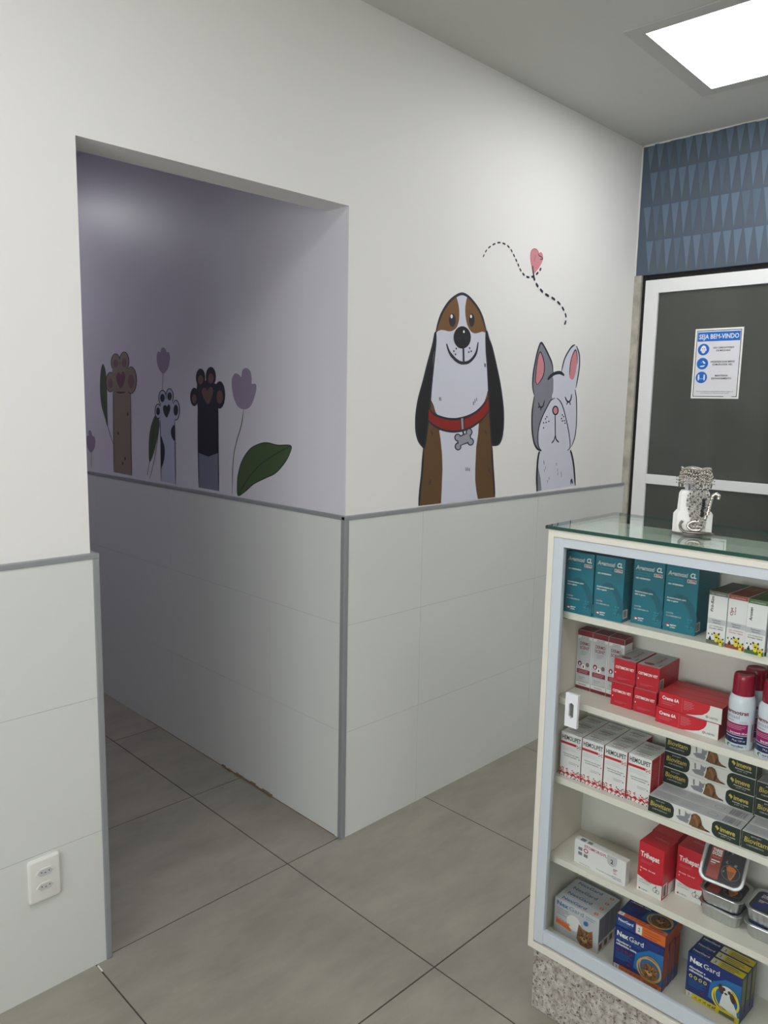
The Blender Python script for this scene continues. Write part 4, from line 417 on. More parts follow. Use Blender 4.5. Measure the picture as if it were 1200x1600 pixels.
('wall_decal','mural sticker of a narrow dark green leaf with two stems left of the white paw','wall sticker',None, 'B',[('P','leaf',1, [(-1246.0, 1436.4),(-1283.0, 1396.5),(-1306.9, 1343.3),(-1315.3, 1281.4),(-1310.8, 1224.3),(-1275.4, 1257.5),(-1237.0, 1329.2),(-1213.5, 1390.3),(-1220.6, 1424.2)]),('S','leafd',1, [(-1246.2, 1432.1),(-1271.3, 1344.9),(-1308.8, 1228.9)], 1.2, 0),('S','stem',1, [(-1308.8, 1228.9),(-1333.7, 1164.9)], 1.5, 0),('S','stem',1, [(-1221.6, 1364.3),(-1257.7, 1258.6),(-1312.8, 1147.0)], 1.5, 0)]),
('wall_decal','mural sticker of a tall slender dark green leaf left of the tan paw','wall sticker',None, 'B',[('P','leaf',1, [(-1743.5, 1665.5),(-1771.8, 1625.9),(-1784.4, 1541.2),(-1772.8, 1465.6),(-1740.7, 1409.5),(-1712.4, 1363.1),(-1711.3, 1438.5),(-1708.3, 1541.5),(-1714.9, 1625.2)]),('S','leafd',1, [(-1743.7, 1662.7),(-1751.0, 1531.9),(-1734.3, 1409.6)], 1, 0),('S','stem',1, [(-1721.6, 1381.7),(-1693.4, 1335.5),(-1659.5, 1285.3)], 2, 0)]),
('wall_decal','mural sticker of a small lilac tulip bud low by the left edge of the opening','wall sticker',None, 'B',[('S','stem',1, [(-1904.8, 1232.8),(-1908.6, 1155.2)], 1.2, 0),('P','tulip',1, [(-1904.9, 1230.8),(-1940.1, 1245.6),(-1953.4, 1279.7),(-1948.7, 1309.7),(-1929.9, 1315.5),(-1928.3, 1335.3),(-1914.1, 1342.8),(-1894.6, 1333.8),(-1884.8, 1315.6),(-1862.9, 1310.7),(-1853.4, 1289.7),(-1867.2, 1254.7)])])
]

def build_decal(name, label, cat, group, wall, items):
    mb = MB(); lay = 0
    if wall == 'A': pl = lambda x, z: (x/1000, -0.0003-0.00003*lay, z/1000)
    else: pl = lambda x, z: (-0.0003-0.00003*lay, -x/1000, z/1000)
    for it in items:
        lay += 1; pts = it[3]
        if it[0] == 'P':
            if it[2]: pts = catmull(pts, True, 4)
            ar = sum(a[0]*b[1]-b[0]*a[1] for a, b in zip(pts, pts[1:]+pts[:1]))
            if ar < 0: pts = pts[::-1]
            mb.add([pl(*p) for p in pts], [tuple(range(len(pts)))], it[1])
        else:
            w, closed = it[4]*1.6, it[5]
            if it[2] and len(pts) > 2: pts = catmull(pts, bool(closed), 5)
            n = len(pts); vs = []
            for i, p in enumerate(pts):
                a = pts[(i-1) % n] if (closed or i) else p; b = pts[(i+1) % n] if (closed or i < n-1) else p
                dx, dy = b[0]-a[0], b[1]-a[1]; l = hypot(dx, dy) or 1
                tp = 1.0 if closed or n < 4 else min(1, 0.45+3.5*min(i, n-1-i)/n)
                nx, ny = -dy/l*w*tp, dx/l*w*tp
                vs += [pl(p[0]+nx, p[1]+ny), pl(p[0]-nx, p[1]-ny)]
            m = n if closed else n-1
            mb.add(vs, [(2*i, 2*i+1, (2*i+3) % (2*n), (2*i+2) % (2*n)) for i in range(m)], it[1])
    tag(mb.build(name), label, cat, 'mural stickers on the walls')
for d in DECALS: build_decal(*d)

# ================================================================== notice on the door
def build_notice():
    x = L+0.0155
    w, h = 0.215, 0.313; e = MB(); e.box(0, w, 0, 0.001, 0, h, 'white'); f = faces(e, w, 0.001, h)['F']
    f.rect(0.008, 0.008, w-0.008, h-0.008, 'ink').rect(0.011, 0.011, w-0.011, h-0.011, 'white').rect(0.0125, 0.0125, w-0.0125, h-0.0125, 'signgrey')
    f.rect(0.0125, h-0.057, w-0.0125, h-0.0155, 'signblue').text('SEJA BEM-VINDO', w/2, h-0.046, 0.021, 'white', 0.178, 1.3, 0, 'C')
    for i, zz in enumerate((h-0.093, h-0.156, h-0.218)):
        f.ell(0.043, zz, 0.026, 0.026, 'signblue', 28)
        if i == 0:
            f.ell(0.043, zz+0.003, 0.012, 0.015, 'white').rect(0.029, zz-0.006, 0.036, zz+0.004, 'white').rect(0.05, zz-0.006, 0.057, zz+0.004, 'white')
            f.poly([(0.033, zz-0.002), (0.053, zz-0.002), (0.051, zz-0.013), (0.043, zz-0.018), (0.035, zz-0.013)], 'signgrey').rect(0.036, zz+0.002, 0.041, zz+0.005, 'signblue').rect(0.045, zz+0.002, 0.05, zz+0.005, 'signblue')
        elif i == 1:
            f.poly([(0.03, zz-0.011), (0.056, zz-0.007), (0.05, zz-0.014), (0.036, zz-0.015)], 'white').poly([(0.041, zz+0.012), (0.048, zz+0.012), (0.058, zz+0.001), (0.05, zz-0.001)], 'white').rect(0.036, zz+0.002, 0.04, zz+0.008, 'tulip')
        else:
            for q in (0.03, 0.056): f.ell(q, zz+0.009, 0.004, 0.004, 'white', 10).rect(q-0.004, zz-0.006, q+0.004, zz+0.005, 'white').rect(q-0.0028, zz-0.013, q+0.0028, zz-0.006, 'white')
            f.rect(0.036, zz-0.007, 0.05, zz-0.0055, 'white')
    for a, b, zz in (('USO OBRIGATÓRIO', 'DE MÁSCARA', h-0.09), ('HIGIENIZE SUAS MÃOS', 'COM ÁLCOOL GEL', h-0.152), ('MANTENHA', 'DISTANCIAMENTO', h-0.214)):
        f.text(a, 0.133, zz, 0.0075, 'ink', None, 1.2, 0, 'C').text(b, 0.133, zz-0.0125, 0.0075, 'ink', None, 1.2, 0, 'C')
    f.text('Para sua segurança este estabelecimento segue as', w/2, 0.031, 0.0042, 'ink', 0.165, 0, 0, 'C').text('orientações do Ministério da Saúde', w/2, 0.023, 0.0042, 'ink', 0.13, 0, 0, 'C')
    f.rect(0.15, 0.008, 0.185, 0.0105, 'white')
    tag(e.build('notice_sign', None, (x, -0.309, 1.555), (0, 0, -pi/2)), 'white and blue welcome notice with three round icons stuck on dark door glass', 'sign')
build_notice()

# ================================================================== outlet
def build_outlet():
    w, h = 0.079, 0.115; e = empty('power_outlet', (-1.0565, -0.0135, 0.253), 0, 'white double power outlet on the tiled pier left of the opening', 'outlet')
    m = MB()
    def ro(i, r=0.007):
        P = []
        for cx, cz, q in ((w-r-i, h-r-i, 0), (r+i, h-r-i, 1), (r+i, r+i, 2), (w-r-i, r+i, 3)):
            for j in range(7): t = (q+j/6)*pi/2; P.append((cx+r*cos(t), cz+r*sin(t)))
        return P
    lv = ((0, 0.0), (0, -0.004), (0.0008, -0.0068), (0.0028, -0.0088), (0.0055, -0.0095)); n = 28
    vs = [(x, y, z) for i, y in lv for x, z in ro(i)]
    fs = [(k*n+i, k*n+(i+1) % n, (k+1)*n+(i+1) % n, (k+1)*n+i) for k in range(4) for i in range(n)]+[tuple(range(4*n, 5*n))]
    m.add(vs, fs, 'plastic_white').build('cover_plate', e, smooth='auto')
    for zc in (0.040, 0.078):
        s = MB(); a, b = 0.0195, 0.0085
        po = lambda a, b: [(w/2-a, zc), (w/2-a+b*0.9, zc+b), (w/2+a-b*0.9, zc+b), (w/2+a, zc), (w/2+a-b*0.9, zc-b), (w/2-a+b*0.9, zc-b)]
        s.prism(po(a+0.0035, b+0.0028), -0.0112, -0.0088, 'plastic_white'); s.prism(po(a, b), -0.0114, -0.009, 'socket_grey')
        f = Print(s, (0, -0.0115, 0), (1, 0, 0), (0, 0, 1), (0, -1, 0))
        for q in (-0.0095, 0, 0.0095): f.ell(w/2+q, zc+(0.002 if q else -0.001), 0.0017, 0.0017, 'ink', 12)
        s.build('socket', e)
build_outlet()

# ================================================================== display cabinet
TH = 0.027123; ORG = Vector((-0.172, -0.8932, 0))
def cab_pt(u, v, z): return (ORG.x+u*sin(TH)+v*cos(TH), ORG.y-u*cos(TH)+v*sin(TH), z)
CR = TH-pi/2
def put(o, u, v, z, ang=0): o.location = cab_pt(u, v, z); o.rotation_euler = (0, 0, CR+radians(ang)); return o
LEN, DEP, ZT, ZB = 1.20, 0.22, 1.2289, 0.1697
BACK = DEP-0.008
SH = [1.028, 0.815, 0.613, 0.403]; Z5 = 0.188
def build_cabinet():
    e = empty('display_cabinet', (0, 0, 0), 0, 'white glass-fronted display cabinet full of medicine boxes on a granite base', 'cabinet'); put(e, 0, 0, 0)
    m = MB(); m.box(0, 0.0148, 0, DEP, ZB, ZT, 'cab_white', 0.001); m.box(LEN-0.0148, LEN, 0, DEP, ZB, ZT, 'cab_white', 0.001)
    m.box(0.0148, LEN-0.0148, 0, DEP, ZT-0.0165, ZT, 'cab_white', 0.001); m.box(0.0148, LEN-0.0148, 0, DEP, ZB, Z5, 'cab_white', 0.001)
    m.build('casing', e)
    MB().box(0.0148, LEN-0.0148, BACK, DEP-0.001, Z5, ZT-0.0165, 'cab_inner').build('back_panel', e)
    for z in SH:
        s = MB().box(0.0155, LEN-0.0155, 0.05, BACK-0.001, z-0.016, z, 'cab_white', 0.0006).build('shelf', e)
        for v in (0.062, BACK-0.03): MB().box(0.0148, 0.024, v, v+0.006, z-0.0215, z-0.0162, 'dark_metal', 0.0008).build('shelf_pin', e)
    for k, (u0, u1, v) in enumerate(((0.0149, 0.625, 0.002), (0.60, LEN-0.0149, 0.022))):
        d = MB(); zt, zb = ZT-0.017, 0.192
        d.box(u0, u0+0.0255, v, v+0.014, zb, zt, 'cab_alu', 0.0006); d.box(u1-0.0255, u1, v, v+0.014, zb, zt, 'cab_alu', 0.0006)
        d.box(u0, u1, v+0.0005, v+0.0135, zt-0.021, zt-0.0002, 'cab_alu', 0.0006); d.box(u0+0.0255, u1-0.0255, v+0.001, v+0.013, zb+0.003, zb+0.037, 'cab_alu', 0.0006)
        d = d.build('sliding_door', e)
        MB().box(u0+0.022, u1-0.022, v+0.006, v+0.009, zb+0.03, zt-0.018, 'door_pane').build('glass_pane', d)
    p = MB(); z0, z1, u0, u1 = 0.7725, 0.853, 0.0685, 0.1
    uc, zc = (u0+u1)/2, (z0+z1)/2; n = 6; sl = [(uc, zc+0.019), (uc+0.006, zc+0.015), (uc+0.006, zc-0.015), (uc, zc-0.019), (uc-0.006, zc-0.015), (uc-0.006, zc+0.015)]
    ou = [(uc, z1), (u1, z1), (u1, z0), (uc, z0), (u0, z0), (u0, z1)]
    vs = [(x, y, z) for y in (-0.001, 0.0078) for x, z in ou+sl]
    fs = []
    for i in range(6):
        j = (i+1) % 6; fs += [(i, j, 6+j, 6+i), (12+j, 12+i, 18+i, 18+j), (i+12, j+12, j, i), (6+i, 6+j, 18+j, 18+i)]
    p.add(vs, fs, 'pull_white'); p.box(uc-0.006, uc+0.006, 0.006, 0.0076, zc-0.019, zc+0.019, 'slot_grey'); p.build('finger_pull', e)
build_cabinet()
g = MB(); g.box(-0.006, LEN+0.01, -0.003, 0.333, 0, 0.008, 'counter_glass')
for a, b, c, d in ((-0.0064, LEN+0.0104, -0.0034, -0.003), (-0.0064, LEN+0.0104, 0.333, 0.3334), (-0.0064, -0.006, -0.003, 0.333), (LEN+0.01, LEN+0.0104, -0.003, 0.333)): g.box(a, b, c, d, 0.0001, 0.0079, 'glass_edge')
tag(put(g.build('glass_countertop'), 0, 0, ZT+0.0002), 'clear green-edged glass sheet lying on top of the display cabinet', 'glass top')
g = MB(); g.box(0.0113, LEN-0.0113, 0.0113, DEP-0.0113, 0, ZB-0.0002, 'granite', 0.004)
tag(put(g.build('granite_plinth'), 0, 0, 0), 'speckled grey granite base under the display cabinet', 'plinth')

# ================================================================== things in the cabinet
def carton(w, d, h, k, kt=None, kr=None):
    m = MB(); m.box(0, w, 0, d, 0, h, k, 0.0008); f = faces(m, w, d, h); i = 0.0006
    if kt: f['T'].rect(i, i, w-i, d-i, kt)
    if kr: f['R'].rect(i, i, d-i, h-i, kr)
    # tuck-flap seam on the end face
    f['L'].rect(i, h-0.004, d-i, h-0.0036, 'txt_grey')
    return m, f
def place_copies(me, name, spots, cat, group):
    for (u, v, z, a, lab) in spots:
        o = link(name, me); put(o, u, v, z, a); tag(o, lab, cat, group)
EPS = 0.0004
# --- teal cartons, top shelf
def teal():
    w, d, h = 0.0715, 0.118, 0.1465; m, f = carton(w, d, h, 'teal'); F = f['F']
    F.ell(0.045, 0.05, 0.024, 0.04, 'teal_dk', 24, 0.5).ell(0.038, 0.045, 0.018, 0.032, 'teal', 24, 0.5).rect(0.0, 0, 0.0006, h, 'teal_dk')
    F.text('Agemoxi', 0.005, h-0.0215, 0.0095, 'box_grey', 0.043, 3, 0.15).text('CL', 0.0525, h-0.021, 0.0105, 'white', 0.0135, 2.5, 0.15)
    F.rect(0.0475, h-0.0325, 0.0665, h-0.0255, 'white').rect(0.0485, h-0.0316, 0.0655, h-0.0264, 'deepred').text('250mg', 0.057, h-0.0307, 0.0034, 'white', 0.013, 1.5, 0, 'C')
    F.text('Amoxicilina triidratada', 0.006, h-0.029, 0.0028, 'teal_lt', 0.033, 1).text('Clavulanato de potássio', 0.006, h-0.0345, 0.0028, 'teal_lt', 0.034, 1)
    F.text('USO VETERINÁRIO', 0.006, h-0.0425, 0.0034, 'white', 0.034, 2.5)
    F.text('Antimicrobiano para', 0.006, 0.073, 0.0037, 'white', 0.042, 1.6).text('cães e gatos', 0.006, 0.067, 0.0037, 'white', 0.025, 1.6)
    F.text('CONTÉM', 0.006, 0.0395, 0.0033, 'box_grey', 0.016, 1.5).text('10 COMPRIMIDOS', 0.006, 0.033, 0.0033, 'box_grey', 0.034, 1.5)
    F.poly([(0.006, 0.014), (0.012, 0.0175), (0.016, 0.012), (0.011, 0.0095)], 'alured').ell(0.0125, 0.0125, 0.003, 0.002, 'white', 10).text('agener', 0.017, 0.0135, 0.004, 'white', 0.014, 2).text('união', 0.017, 0.0085, 0.0035, 'white', 0.012, 1)
    for zc, s in ((0.031, 1), (0.0145, -1)):    # cat and dog outline icons
        F.ring(0.059, zc, 0.0045, 0.0035, 0.0008, 'teal_lt', 16).poly([(0.054, zc+0.002), (0.0535, zc+0.006), (0.057, zc+0.0035)], 'teal_lt').poly([(0.064, zc+0.002), (0.0645, zc+0.006), (0.061, zc+0.0035)], 'teal_lt')
        F.ring(0.0545, zc-0.005*s, 0.004, 0.002, 0.0006, 'teal_lt', 12)
    F.ring(0.059, 0.0145, 0.0085, 0.008, 0.0005, 'teal_lt', 20)
    R = f['R']; R.rect(0.004, 0.008, 0.026, 0.028, 'white').bars(0.006, 0.010, 0.024, 0.026).lines(0.008, 0.12, [0.06, 0.08, 0.07, 0.08, 0.05], 0.0012, 0.006, 'teal_lt')
    return m.mesh('teal_medicine_carton')
place_copies(teal(), 'teal_medicine_carton', [(0.0205, 0.053, SH[0], 0, 'teal medicine carton, leftmost of the four on the top shelf'),
    (0.0935, 0.058, SH[0], 0, 'teal medicine carton, second from left on the top shelf, with barcode on its visible side'),
    (0.1765, 0.079, SH[0], 0, 'teal medicine carton, third from left on the top shelf, set slightly back'),
    (0.2505, 0.079, SH[0], 0, 'teal medicine carton, rightmost of the four, nearest the small white cartons')], 'carton', 'teal cartons on the top shelf')
# --- small white cartons with coloured tops
def syrup(col, name, name2, colk, extra=None):
    w, d, h = 0.0385, 0.112, 0.1115; m, f = carton(w, d, h, 'box_white', col); F = f['F']
    F.rect(0.0004, h-0.0085, w-0.0004, h-0.0002, col).text('USO VETERINÁRIO', w/2, h-0.0062, 0.0025, 'box_grey', 0.03, 1, 0, 'C')
    F.text(name, 0.0105, 0.068, 0.0058, colk, 0.033 if len(name) > 6 else (0.027 if len(name) > 4 else 0.017), 2.2, 0.1, 'L', pi/2)
    if name2: F.text(name2, 0.0165, 0.07, 0.004, colk, 0.017, 0.5, 0.2, 'L', pi/2)
    F.rect(0.0004, 0.043, w-0.0004, 0.0545, 'box_grey').text('Suplemento', w/2, 0.0497, 0.0028, 'ink', 0.019, 1.2, 0, 'C').text('vitamínico', w/2, 0.0452, 0.0028, 'ink', 0.016, 1.2, 0, 'C')
    F.text('USO VETERINÁRIO', 0.005, 0.037, 0.0029, 'txt_grey' if colk != 'deepred' else 'rose', 0.029, 1).text('Contém 100ml', 0.005, 0.0325, 0.0029, 'ink' if colk != 'deepred' else 'rose', 0.028, 1.4)
    F.poly([(0.0004, 0.0004), (w-0.0004, 0.0004), (w-0.0004, 0.009), (w*0.7, 0.0125), (w*0.35, 0.009), (0.0004, 0.008)], col)
    for cx, cy, r, k in ((0.0085, 0.0165, 0.0042, 'white'), (0.0215, 0.0185, 0.0055, 'puppy'), (0.031, 0.010, 0.0048, 'puppy')):
        F.ell(cx-0.8*r, cy+r*0.9, r*0.35, r*0.6, 'ink', 8, 0.5).ell(cx+0.8*r, cy+r*0.9, r*0.35, r*0.6, 'ink', 8, -0.5)
        F.ell(cx, cy, r, r*0.95, k, 14).ell(cx, cy-r*0.45, r*0.45, r*0.35, 'ink', 10).ell(cx-r*0.35, cy+r*0.25, r*0.14, r*0.2, 'ink', 6).ell(cx+r*0.35, cy+r*0.25, r*0.14, r*0.2, 'ink', 6)
        F.ell(cx, cy-r*1.5, r*0.7, r*0.8, k if k != 'white' else 'ink', 12)
    f['T'].lines(0.006, 0.09, [0.024, 0.026, 0.02], 0.0012, 0.012, 'box_grey')
    f['R'].rect(0.001, 0.001, 0.111, 0.008, col).lines(0.01, 0.09, [0.07, 0.08, 0.06, 0.08, 0.07, 0.05], 0.0012, 0.006, 'txt_grey')
    return m.mesh('syrup_carton')
for args, u, v, a, lab in ((('olive', 'Pró-Rim', None, 'ink'), 0.3545, 0.056, -3, 'slim white syrup carton with grey-green top beside the teal cartons'),
        (('rust', 'Opt', 'Care', 'deepred'), 0.3945, 0.054, -4, 'slim white syrup carton with rust brown top'),
        (('moss', 'Aroxen', None, 'ink'), 0.4345, 0.046, -3, 'slim white syrup carton with green top')):
    o = link('syrup_carton', syrup(*args)); put(o, u, v, SH[0], a); tag(o, lab, 'carton', 'slim white cartons on the top shelf')
m, f = carton(0.05, 0.11, 0.105, 'violet'); f['F'].rect(0.0004, 0.0004, 0.0496, 0.05, 'box_grey').rect(0.0004, 0.01, 0.0496, 0.018, 'tulip').text('Vet', 0.025, 0.07, 0.012, 'white', 0.03, 2, 0, 'C')
tag(put(m.build('violet_carton'), 0.476, 0.048, SH[0], 0), 'violet and grey carton at the right end of the top shelf', 'carton')

# --- tall white cartons with wine-red lids
def derm():
    w, d, h = 0.0405, 0.042, 0.1505; m, f = carton(w, d, h, 'box_white', 'wine'); F = f['F']
    F.rect(0.0004, h-0.014, w-0.0004, h-0.0003, 'wine').rect(0.0004, 0.0004, w-0.0004, 0.0085, 'wine').rect(0.002, 0.018, w-0.002, 0.129, 'box_grey').rect(0.003, 0.084, w-0.003, 0.1285, 'box_grey')
    F.text('Vetnil', w/2, 0.1325, 0.0026, 'ink', 0.02, 1.5, 0, 'C').text('VETERINÁRIO', w/2, 0.1292, 0.0022, 'ink', 0.024, 1, 0, 'C')
    F.text('DERMO', w/2, 0.1135, 0.008, 'wine', 0.026, 1.5, 0, 'C').text('SCENT', w/2, 0.1025, 0.008, 'wine', 0.026, 1.5, 0, 'C').lines(0.011, 0.098, [0.019, 0.016, 0.012], 0.001, 0.004, 'txt_grey')
    F.ell(0.0095, 0.0655, 0.0052, 0.0062, 'wine').ell(0.0095, 0.0645, 0.002, 0.0035, 'white', 8).ell(0.0195, 0.0585, 0.0055, 0.0062, 'white').ell(0.0195, 0.0585, 0.002, 0.004, 'wine', 8).ell(0.0305, 0.0655, 0.0045, 0.0055, 'mauve').ring(0.0305, 0.0655, 0.0045, 0.0055, 0.0008, 'wine', 16)
    F.rect(0.003, 0.0405, w-0.003, 0.0515, 'wine').lines(0.007, 0.0488, [0.026, 0.024], 0.0014, 0.0038, 'pink').rect(0.003, 0.0205, w-0.003, 0.039, 'catgrey').rect(0.003, 0.021, w-0.003, 0.0385, 'box_grey').lines(0.008, 0.032, [0.018, 0.012], 0.0011, 0.004, 'txt_grey')
    F.text('Dermatológico', w/2, 0.0125, 0.003, 'ink', 0.022, 1, 0, 'C')
    f['R'].rect(0.0004, h-0.014, d-0.0004, h-0.0003, 'wine').rect(0.0004, 0.0004, d-0.0004, 0.0085, 'wine').lines(0.006, 0.12, [0.028]*8, 0.001, 0.005, 'txt_grey')
    return m.mesh('dermatology_carton')
place_copies(derm(), 'dermatology_carton', [(0.0165+0.0415*i, 0.135, SH[1], 0, 'tall white carton with wine-red lid, %s' % t) for i, t in enumerate(('leftmost of three', 'middle of three', 'rightmost, partly hidden'))], 'carton', 'tall white and wine-red cartons')
# --- red cartons with pale printed tops
def redbox():
    w, d, h = 0.0535, 0.108, 0.0565; m, f = carton(w, d, h, 'crimson'); F = f['F']
    F.text('CISTIMICIN VET', w/2, h-0.0235, 0.0062, 'white', 0.046, 1.8, 0, 'C').ell(0.0045, 0.0225, 0.0013, 0.0016, 'white', 10).lines(0.01, 0.012, [0.03, 0.02], 0.0008, 0.003, 'rose')
    T = f['T']; T.rect(0.001, 0.0008, w-0.001, d-0.001, 'box_grey').ell(0.021, 0.018, 0.0125, 0.008, 'deepred').text('CISTIMICIN VET', 0.036, 0.032, 0.006, 'deepred', 0.055, 1.5, 0, 'L', pi/2).lines(0.01, 0.09, [0.02, 0.024, 0.018, 0.022], 0.0015, 0.008, 'txt_grey').rect(0.044, 0.012, 0.047, 0.03, 'txt_grey')
    R = f['R']; R.rect(0.004, 0.004, 0.026, 0.028, 'box_white').bars(0.006, 0.006, 0.024, 0.026, n=9).lines(0.034, 0.045, [0.06, 0.055, 0.065, 0.05, 0.06, 0.04], 0.0009, 0.0055, 'rose')
    return m.mesh('red_medicine_carton')
rb = redbox()
place_copies(rb, 'red_medicine_carton', [(0.130+0.0565*i+0.002*j, 0.100+(0.003 if j else 0), SH[1]+0.0572*j, 0, 'red medicine carton with printed grey top, %s %s of the stack of four' % (('lower', 'upper')[j], ('left', 'right')[i])) for j in (0, 1) for i in (0, 1)], 'carton', 'stack of four red cartons on the second shelf')
# --- flat red cream cartons
def crema():
    w, d, h = 0.139, 0.0325, 0.0355; m, f = carton(w, d, h, 'alured', 'alured', 'deepred'); F = f['F']
    P = [(w-0.0004, 0.0004), (w-0.0004, h-0.0004)]
    cur = [(0.112-0.012*cos(t)-0.002, h-0.0004-(h-0.0008)*q) for t, q in ((0, 0),)]
    F.poly([(0.1135, h-0.0004), (0.1125, h-0.010), (0.108, h-0.018), (0.098, h-0.026), (0.084, 0.005), (0.062, 0.0004), (w-0.0004, 0.0004), (w-0.0004, h-0.0004)][::-1], 'cream')
    F.poly([(0.0525, 0.002), (0.0525, h-0.003), (0.0531, h-0.003), (0.0531, 0.002)][::-1], 'rose').text('Crema 6A', 0.008, 0.0205, 0.0075, 'white', 0.038, 3).lines(0.008, 0.0155, [0.03, 0.024], 0.0013, 0.0042, 'rose').lines(0.057, 0.029, [0.018, 0.022, 0.019, 0.023, 0.018, 0.012], 0.0009, 0.0034, 'pink')
    F.ell(0.108, 0.009, 0.0026, 0.0028, 'deepred', 12).ell(0.108, 0.009, 0.0012, 0.0014, 'cream', 10).text('LABYES', 0.112, 0.007, 0.0044, 'txt_grey', 0.0195, 1.2)
    f['T'].rect(0.001, 0.001, w-0.001, 0.0016, 'deepred').lines(0.01, 0.024, [0.06, 0.05], 0.001, 0.005, 'deepred')
    return m.mesh('cream_carton')
place_copies(crema(), 'cream_carton', [(0.2495+(0.004 if j else 0), 0.080+0.0332*i+0.001*j, SH[1]+0.036*j, -1, 'flat red cream carton with white curved end, %s layer, %s from the front' % (('bottom', 'top')[j], ('first', 'second', 'third', 'rearmost')[i])) for j in (0, 1) for i in range(4 if True else 0) if 0.080+0.0332*i+0.034 < BACK], 'carton', 'stacked flat red cream cartons')
# --- aerosol cans
def can_meshes():
    r = 0.0262; b = MB()
    b.lathe([(r*0.9, 0), (r*0.985, 0.0012), (r, 0.004), (r, 0.098), (r*0.985, 0.103), (r*0.93, 0.1085), (r*0.85, 0.1125), (r*0.80, 0.1145)], 'canwhite', 40)
    P = Print(b, (0, 0, 0), None, None, None, cyl=r)
    P.rect(-0.031, 0.0315, 0.0225, 0.0565, 'magenta').rect(-0.031, 0.0135, 0.0225, 0.0325, 'labnavy').rect(-0.031, 0.0315, 0.0225, 0.0325, 'canwhite')
    P.poly([(-0.031, 0.013), (-0.020, 0.0165), (-0.008, 0.0155), (0.006, 0.0145), (0.0225, 0.0135), (0.0225, 0.006), (-0.031, 0.006)][::-1], 'canwhite')
    P.text('Dermotrat', -0.031, 0.0765, 0.0085, 'wine', 0.053, 2.2).text('Aerosol', -0.031, 0.067, 0.0078, 'tulip', 0.036, 0.6).lines(-0.029, 0.0625, [0.024], 0.0012, 0.004, 'txt_grey')
    P.ring(0.009, 0.0605, 0.003, 0.0022, 0.0005, 'txt_grey', 14).ring(0.0165, 0.0605, 0.003, 0.0022, 0.0005, 'txt_grey', 14)
    P.lines(-0.026, 0.053, [0.044, 0.042, 0.036], 0.0011, 0.0034, 'pink').text('Spray jateado 180 ml', -0.012, 0.0355, 0.0036, 'white', 0.033, 2).lines(-0.022, 0.028, [0.036], 0.0014, 0.004, 'pale').text('74 g / 120 ml', -0.006, 0.0195, 0.0036, 'pale', 0.024, 1)
    P.ell(-0.0125, 0.0085, 0.0045, 0.004, 'logogreen', 14).ell(-0.0105, 0.0075, 0.002, 0.003, 'canwhite', 8).text('ourofino', -0.0065, 0.0072, 0.0045, 'labnavy', 0.022, 2).lines(-0.0055, 0.005, [0.013], 0.0008, 0.003, 'txt_grey')
    for i in range(3): P.rect(0.030+0.006*i, 0.02, 0.032+0.006*i, 0.058, 'magenta'); P.lay -= 1
    c = MB(); q = 0.0212
    c.lathe([(q, 0.1135), (q*1.01, 0.1155), (q*0.985, 0.148), (q*0.95, 0.1545), (q*0.86, 0.1575), (q*0.6, 0.1572), (q*0.5, 0.1562)], 'wine_cap', 40)
    for i in range(4):
        a = -pi/2+(-0.9+0.25*i); c.box(cos(a)*q*0.99-0.0003, cos(a)*q*0.99+0.0003, sin(a)*q*0.99-0.0008, sin(a)*q*0.99, 0.118, 0.146, 'wine_cap')
    return b.mesh('can_body', True), c.mesh('cap', True)
cb, cc = can_meshes()
for me in (cb, cc): 
    try: me.set_sharp_from_angle(angle=radians(50))
    except Exception: pass
cans = [(0.4285, 0.086, 0, 'pale aerosol can with dark pink cap, front left can beside the red cream cartons'), (0.4335, 0.1415, 75, 'pale aerosol can with dark pink cap, directly behind the front left can'),
        (0.4885, 0.082, 3, 'pale aerosol can with dark pink cap, front right can cut by the picture edge'), (0.4915, 0.137, 60, 'pale aerosol can with dark pink cap, directly behind the front right can'),
        (0.462, 0.1835, 80, 'pale aerosol can with dark pink cap, rearmost in the dark between the two columns')]
for (u, v, a, lab) in cans:
    e = empty('aerosol_can', (0, 0, 0), 0, lab, 'spray can', 'aerosol cans on the second shelf'); put(e, u, v, SH[1], a)
    link('can_body', cb, e); link('cap', cc, e)
